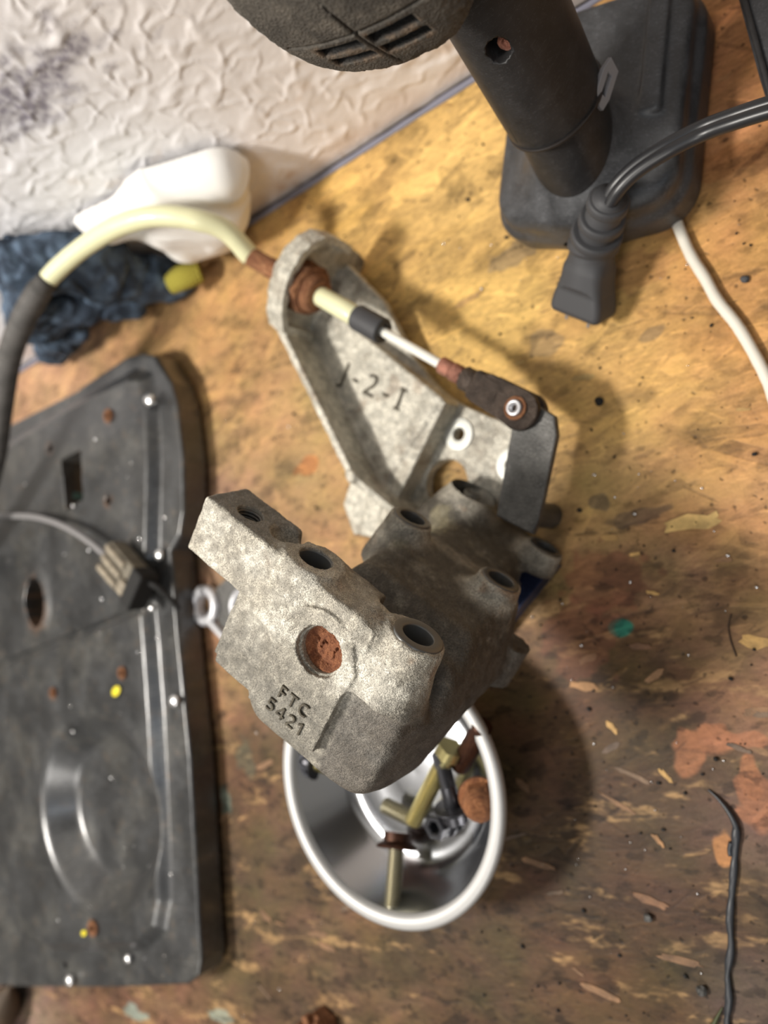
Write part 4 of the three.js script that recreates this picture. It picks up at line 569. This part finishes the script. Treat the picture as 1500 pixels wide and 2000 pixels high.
{
  const g = 'loose bolts in the steel bowl', FL = 0.0198;
  makeBolt('flange_bolt', 'dull flange bolt lying head inward across the front of the bowl', P(775, 1652, FL + 0.009), P(766, 1772, FL + 0.017), { mat: M.zincSteel, headMat: M.brownSteel, head: 0.0072, flange: 0.0102, r: 0.0043, bare: 0.05, tip: M.zincSteel, group: g });
  makeBolt('zinc_bolt', 'yellow zinc-plated bolt standing highest in the bowl beside the casting', P(872, 1478, FL + 0.016), P(806, 1606, FL + 0.010), { mat: M.zinc, head: 0.0066, r: 0.0042, bare: 0.1, group: g });
  makeBolt('zinc_stud', 'short yellowish stud lying against the tip of the zinc bolt', P(752, 1573, FL + 0.006), P(806, 1600, FL + 0.006), { mat: M.zincSteel, head: 0, r: 0.0042, bare: 0.02, group: g });
  makeBolt('black_bolt', 'black steel bolt with a flange near the right wall of the bowl', P(886, 1578, FL + 0.010), P(858, 1470, FL + 0.018), { mat: M.blackSteel, head: 0.0068, flange: 0.0092, r: 0.0040, bare: 0.4, group: g });
  makeBolt('rusty_bolt', 'brown rusty bolt leaning on the upper right rim of the bowl', P(942, 1418, FL + 0.022), P(898, 1496, FL + 0.008), { mat: M.brownSteel, head: 0.0, r: 0.0048, bare: 0.95, group: g });
  makeBolt('yellow_bolt', 'small yellow-plated bolt half under the casting at the left of the bowl', P(618, 1490, FL + 0.011), P(680, 1510, FL + 0.009), { mat: M.zinc, headMat: M.blackSteel, head: 0.0070, flange: 0.0088, r: 0.0042, bare: 0.1, group: g });
  const nut = (name, label, c, r, mat, tilt, dome) => { const t = thing(name, label, 'nut', c); t.rotation.set(tilt[0], tilt[1], tilt[2]); part(t, 'nut_body', boxUV(rough(ring(r * 0.5, r, -0.004, 0.004, 6, 0.0008).toNonIndexed(), 0.0001, 300), 50), mat); if (dome) part(t, 'nut_cap', rough(new THREE.SphereGeometry(r * 0.95, 32, 16, 0, 2 * PI, 0, PI / 2).translate(0, 0.0022, 0), 0.0005, 260), mat); part(t, 'nut_washer', ring(r * 0.5, r * 1.18, -0.0056, -0.004, 30), mat); return t; };
  nut('cap_nut', 'rusty orange-brown cap nut against the right wall of the bowl', P(936, 1566, FL + 0.013), 0.0082, M.rustTan, [0.5, 0.3, -0.5], true);
  nut('hex_nut', 'dark hexagon nut on the bowl floor beside the flange bolt', P(856, 1612, FL + 0.0045), 0.0066, M.blackSteel, [0.05, 0.4, 0.1], false);
}
// ------------------------------------------------------------------ glove and cloth by the wall
{
  const t = thing('work_glove', 'crumpled dark blue work glove with a yellow cuff below the white cloth', 'glove', P(200, 580).setY(0));
  const w3 = (x, y, o) => Wp(x, y, o).toArray(), caps = [[w3(45, 515, 0.016), w3(200, 500, 0.014), 0.021, 0.018], [w3(55, 570, 0.017), w3(55, 625, 0.016), 0.019, 0.017], [w3(190, 535, 0.016), w3(320, 545, 0.015), 0.020, 0.015], [w3(110, 610, 0.018), w3(85, 692, 0.016), 0.0135, 0.0095], [w3(140, 590, 0.018), w3(255, 588, 0.017), 0.018, 0.014], [w3(150, 640, 0.020), w3(115, 690, 0.018), 0.010, 0.008], [w3(300, 560, 0.018), w3(385, 548, 0.015), 0.013, 0.0095]];
  const f = (x, y, z) => { let d = 1e9; for (const [A, B, ra, rb] of caps) d = smin(d, seg(x, y, z, A, B, ra, rb), 0.010); const wv = 1 - abs(ns(x * 60 + 2 * ns(x * 30, z * 30, 3), y * 60, z * 42)) * 2; d += 0.0026 * smooth(0.3, 1, wv) + 0.003 * ns(x * 50, y * 50, z * 50) + 0.0008 * ns(x * 170, y * 170, z * 170); return max(d, 0.0005 - y, WALL_Z + 0.004 - z) * 0.8; };
  const all = caps.flatMap((c) => [c[0], c[1]]), mn = (i) => min(...all.map((a) => a[i])), mx = (i) => max(...all.map((a) => a[i]));
  const col = (x, y, z) => { const n = fbm(x * 90, y * 90, z * 90, 4), k = smooth(-0.2, 0.35, n); return [lerp(0.03, 0.10, k), lerp(0.045, 0.145, k), lerp(0.07, 0.21, k)]; };
  sub(t, 'glove_body', sdfMesh(f, [mn(0) - 0.03, -0.001, WALL_Z + 0.003], [mx(0) + 0.025, mx(1) + 0.03, mx(2) + 0.025], 0.0016, col, 14), M.glove);
  const A = Wp(332, 556, 0.027), B = Wp(392, 530, 0.023); const cg = tubeGeo([A, A.clone().lerp(B, 0.5).add(V(0, 0.002, 0)), B], (k) => 0.0088 * (0.8 + 0.2 * sin(k * PI)) + 0.0002 * sin(k * 60), 60, 24, 0.8); sub(t, 'knit_cuff', cg, M.knit, 'yellow knitted cuff');
  const c = thing('white_cloth', 'soft bundled white cloth leaning on the wall behind the pale cable', 'cloth', V(-0.315, 0, -0.25));
  const w4 = (x, y, o) => Wp(x, y, o).toArray(), cseg = [[w4(175, 428, 0.002), w4(215, 430, 0.004), 0.007, 0.010], [w4(215, 430, 0.004), w4(300, 395, 0.008), 0.011, 0.016], [w4(330, 375, 0.008), w4(428, 335, 0.006), 0.018, 0.017], [w4(330, 430, 0.010), w4(425, 400, 0.010), 0.019, 0.020], [w4(365, 468, 0.012), w4(415, 450, 0.010), 0.015, 0.014]];
  const f2 = (x0, y, z0) => {
    const x = x0 - 0.315, z = z0 - 0.25;
    let d = 1e9; for (const [A, B, ra, rb] of cseg) d = smin(d, seg(x, y, z, A, B, ra, rb), 0.016);
    const fold = 1 - abs(ns(x * 26 + 4, y * 34 + 12 * x, z * 26)) * 2.4; d -= 0.0010 * smooth(0.6, 1, fold); d += 0.004 * ns(x * 20, y * 20, z * 20) + 0.0006 * ns(x * 70, y * 70, z * 70);
    return max(d, 0.0006 - y, WALL_Z + 0.0025 - z) * 0.85;
  };
  part(c, 'cloth_body', sdfMesh(f2, [-0.125, -0.001, -0.033], [0.085, 0.115, 0.052], 0.0017, (x, y, z) => { const n = fbm(x * 30, y * 30, z * 30, 3), k = smooth(0.1, 0.4, n); return [lerp(0.86, 0.80, k), lerp(0.85, 0.76, k), lerp(0.82, 0.68, k)]; }, 14), M.towel);
}
// ------------------------------------------------------------------ small things lying about
{
  const q = P(395, 1183, 0.008), t = thing('ring_linkage', 'pale steel link with round eyes, half under the casting beside the cover', 'linkage', q.clone().setY(0));
  t.updateMatrixWorld(true);
  const eye = ring(0.0068, 0.0135, 0, 0.008, 48, 0.002); sub(t, 'eye', eye.translate(q.x, 0.0008, q.z), M.steel, 'bright steel eye');
  const p2 = P(470, 1185, 0.008); sub(t, 'eye', ring(0.0068, 0.0125, 0, 0.0075, 48, 0.002).translate(p2.x, 0.0008, p2.z), M.steel, 'bright steel eye');
  const s = new THREE.Shape(xz([[418, 1150], [462, 1108], [520, 1130], [520, 1240], [452, 1252], [424, 1222]], 0.006).map(([x, z]) => new THREE.Vector2(x, -z))); const pg = new THREE.ExtrudeGeometry(s, { depth: 0.002, bevelEnabled: false }); pg.rotateX(-PI / 2).translate(0, 0.0022, 0); sub(t, 'web_plate', boxUV(pg, 25), M.darkSteel);
  sub(t, 'link_rod', tubeGeo([P(405, 1208, 0.006), P(420, 1225, 0.006), P(440, 1248, 0.006), P(470, 1285, 0.006), P(500, 1320, 0.006)], 0.0026, 20, 14), M.steel);
}
{
  const t = thing('zip_tie', 'black twisted plastic strip lying at the lower right of the bench', 'cable tie', P(1430, 1800));
  sub(t, 'tail', tubeGeo([P(1383, 1542, 0.0006), P(1402, 1560, 0.0014), P(1422, 1585, 0.0020), P(1436, 1612, 0.0022), P(1438, 1625, 0.0018)], (k) => 0.0003 + 0.0011 * k, 40, 10, 0.7), M.strip);
  sub(t, 'band', tubeGeo([P(1438, 1618, 0.0018), P(1436, 1660, 0.0014), P(1433, 1700, 0.0013), P(1428, 1760, 0.0012), P(1425, 1800, 0.0014), P(1428, 1850, 0.0013), P(1421, 1900, 0.0012), P(1424, 1950, 0.0014), P(1420, 1995, 0.0013), P(1425, 2040, 0.0012)], (k) => 0.00145 + 0.0002 * sin(k * 34) + 0.0003 * ns(k * 22, 0, 0), 160, 10, 0.75), M.strip);
  sub(t, 'nick', tubeGeo([P(1428, 1645, 0.0012), P(1425, 1660, 0.001), P(1427, 1672, 0.0012)], 0.0010, 10, 8), M.strip);
  const th = thing('thorn', 'thin dark green sliver touching the foot of the black strip', 'sliver', P(1400, 1980)); sub(th, 'sliver_body', tubeGeo([P(1411, 1968, 0.001), P(1402, 1985, 0.0014), P(1392, 2005, 0.0016), P(1385, 2020, 0.0016)], (k) => 0.0003 + 0.001 * k, 14, 8), std({ color: srgb(62, 66, 34), roughness: 0.6 }));
  const h1 = thing('hair', 'single curved brown hair on the bench right of the green paint spot', 'hair', P(1430, 1250)); sub(h1, 'strand', tubeGeo([P(1428, 1200, 0.0005), P(1423, 1222, 0.0007), P(1427, 1250, 0.0007), P(1438, 1282, 0.0005)], 0.00032, 24, 6), M.hair);
  const cr = (px, py, r, mat, name, label, cat, sq = 0.6) => { const p = P(px, py), o = thing(name, label, cat, p), g = new THREE.IcosahedronGeometry(r, 2); rough(g, r * 0.35, 0.9 / r, px); g.computeBoundingBox(); g.scale(1, sq, 1); g.computeBoundingBox(); g.translate(0, -g.boundingBox.min.y + 0.0001, 0); part(o, 'lump', boxUV(g, 60), mat); };
  cr(1172, 785, 0.0021, M.deep, 'black_crumb', 'black crumb on the golden board between the lever and the white cable', 'crumb'); cr(1456, 547, 0.0016, M.rubber, 'grey_pellet', 'small dark grey pellet on the board right of the white cable', 'crumb'); cr(1268, 1790, 0.0019, M.darkSteel, 'metal_pellet', 'small dark shiny pellet on the stained board right of the bowl', 'crumb', 0.8); cr(1372, 1932, 0.0022, M.darkSteel, 'metal_bead', 'dark bead left of the lower end of the black strip', 'crumb', 0.8);
  cr(406, 1386, 0.0045, M.deep, 'black_lump', 'black lump on the board close beside the steel cover', 'crumb');
  const n = P(616, 2016, 0.010), k = thing('castle_nut', 'rusty castellated nut at the bottom edge below the bowl', 'nut', n.clone().setY(0)); part(k, 'nut_body', boxUV(rough(ring(0.005, 0.0105, 0.0006, 0.011, 6, 0.001).toNonIndexed(), 0.0002, 300), 50), M.rust); for (let i = 0; i < 6; i++) { const a = i / 6 * 2 * PI + 0.3; part(k, 'castellation', boxUV(rough(new RoundedBoxGeometry(0.005, 0.0055, 0.0045, 2, 0.0008).toNonIndexed(), 0.0002, 300).rotateY(-a).translate(cos(a) * 0.0078, 0.0128, sin(a) * 0.0078), 50), M.rust); }
  const w = thing('tool_handle', 'rounded brown wooden tool handle poking in at the lower left corner', 'handle', P(-10, 2010).setY(0)); sub(w, 'handle_body', boxUV(tubeGeo([P(-120, 2110, 0.018), P(-70, 2060, 0.018), P(-20, 1998, 0.018), P(10, 1950, 0.018), P(20, 1925, 0.018)], (q) => 0.0165 * sqrt(max(0.0001, 1 - smooth(0.72, 1, q) ** 2)), 60, 28), 14), M.wood);
  // swarf and grit: more than anyone could count
  const scatter = (name, label, geo, mat, count, seed, size, hgt, where) => { const R = rng(seed), m = new THREE.InstancedMesh(geo, mat, count), q = new THREE.Object3D(); m.name = name; for (let i = 0; i < count; i++) { const p = where(R), s = size * (0.4 + R() * R() * 1.6); q.position.copy(p); q.position.y += s * hgt; q.scale.set(s, s * (0.5 + R() * 0.5), s * (0.6 + R())); q.rotation.set(R() * 0.6, R() * 6, R() * 0.6); q.updateMatrix(); m.setMatrixAt(i, q.matrix); } m.userData = { kind: 'stuff', label, category: name }; scene.add(m); };
  const ico = new THREE.IcosahedronGeometry(1, 1), onBoard = (R) => P(430 + R() * 1060, 200 + R() * 1790, 0.0004);
  scatter('swarf', 'tiny bright metal shavings scattered over the bench top', ico, M.bright, 150, 3, 0.00042, 0.6, onBoard); scatter('grit', 'fine dark grit scattered over the bench top', ico, M.deep, 240, 4, 0.00062, 0.5, onBoard);
  const onCover = (R) => P(10 + R() * 330, 760 + R() * 1150, 0.0318); scatter('metal_dust', 'bright specks of metal dust on the black cover', ico, M.bright, 46, 6, 0.0007, 0.4, onCover);
}

// ------------------------------------------------------------------ lamps of the room and the added fill panel
function lampFitting(name, label, l, aim, arm) {
  const t = thing(name, label, 'lamp', l.at.clone()), q = new THREE.Object3D(); q.position.copy(l.at); q.lookAt(aim); q.updateMatrixWorld(true);
  const put = (n, g, m) => sub(t, n, g.applyMatrix4(q.matrixWorld), m);
  put('lamp_housing', new RoundedBoxGeometry(l.w + 0.02, l.h + 0.02, 0.03, 3, 0.005).translate(0, 0, -0.022), M.lampCase);
  put('lamp_diffuser', new THREE.BoxGeometry(l.w, l.h, 0.004).translate(0, 0, -0.005), glow(l.color, 1.2));
  sub(t, 'mounting_arm', tubeGeo(arm, 0.008, 12, 12), M.lampCase);
}
lampFitting('work_lamp', 'rectangular work lamp on a wall arm above the left of the bench', LAMP, LAMP.aim, [LAMP.at.clone().addScaledVector(LAMP.at.clone().sub(LAMP.aim).normalize(), 0.03), V(LAMP.at.x - 0.03, LAMP.at.y + 0.06, -0.2), V(LAMP.at.x - 0.03, LAMP.at.y + 0.06, -0.295)]);
lampFitting('added_fill_panel', 'unseen square fill panel added under the ceiling to brighten the wall', ADDED_FILL, ADDED_FILL.at.clone().setY(0).setZ(0.6), [ADDED_FILL.at.clone().setY(1.44), ADDED_FILL.at.clone().setY(1.47), ADDED_FILL.at.clone().setY(1.502)]);
lampFitting('tube_lamp', 'long cool white tube fitting under the ceiling', TUBE, TUBE.at.clone().setY(0), [TUBE.at.clone().setY(TUBE.at.y + 0.03), TUBE.at.clone().setY(1.48), TUBE.at.clone().setY(1.502)]);
shade(scene);
renderer.render(scene, camera);
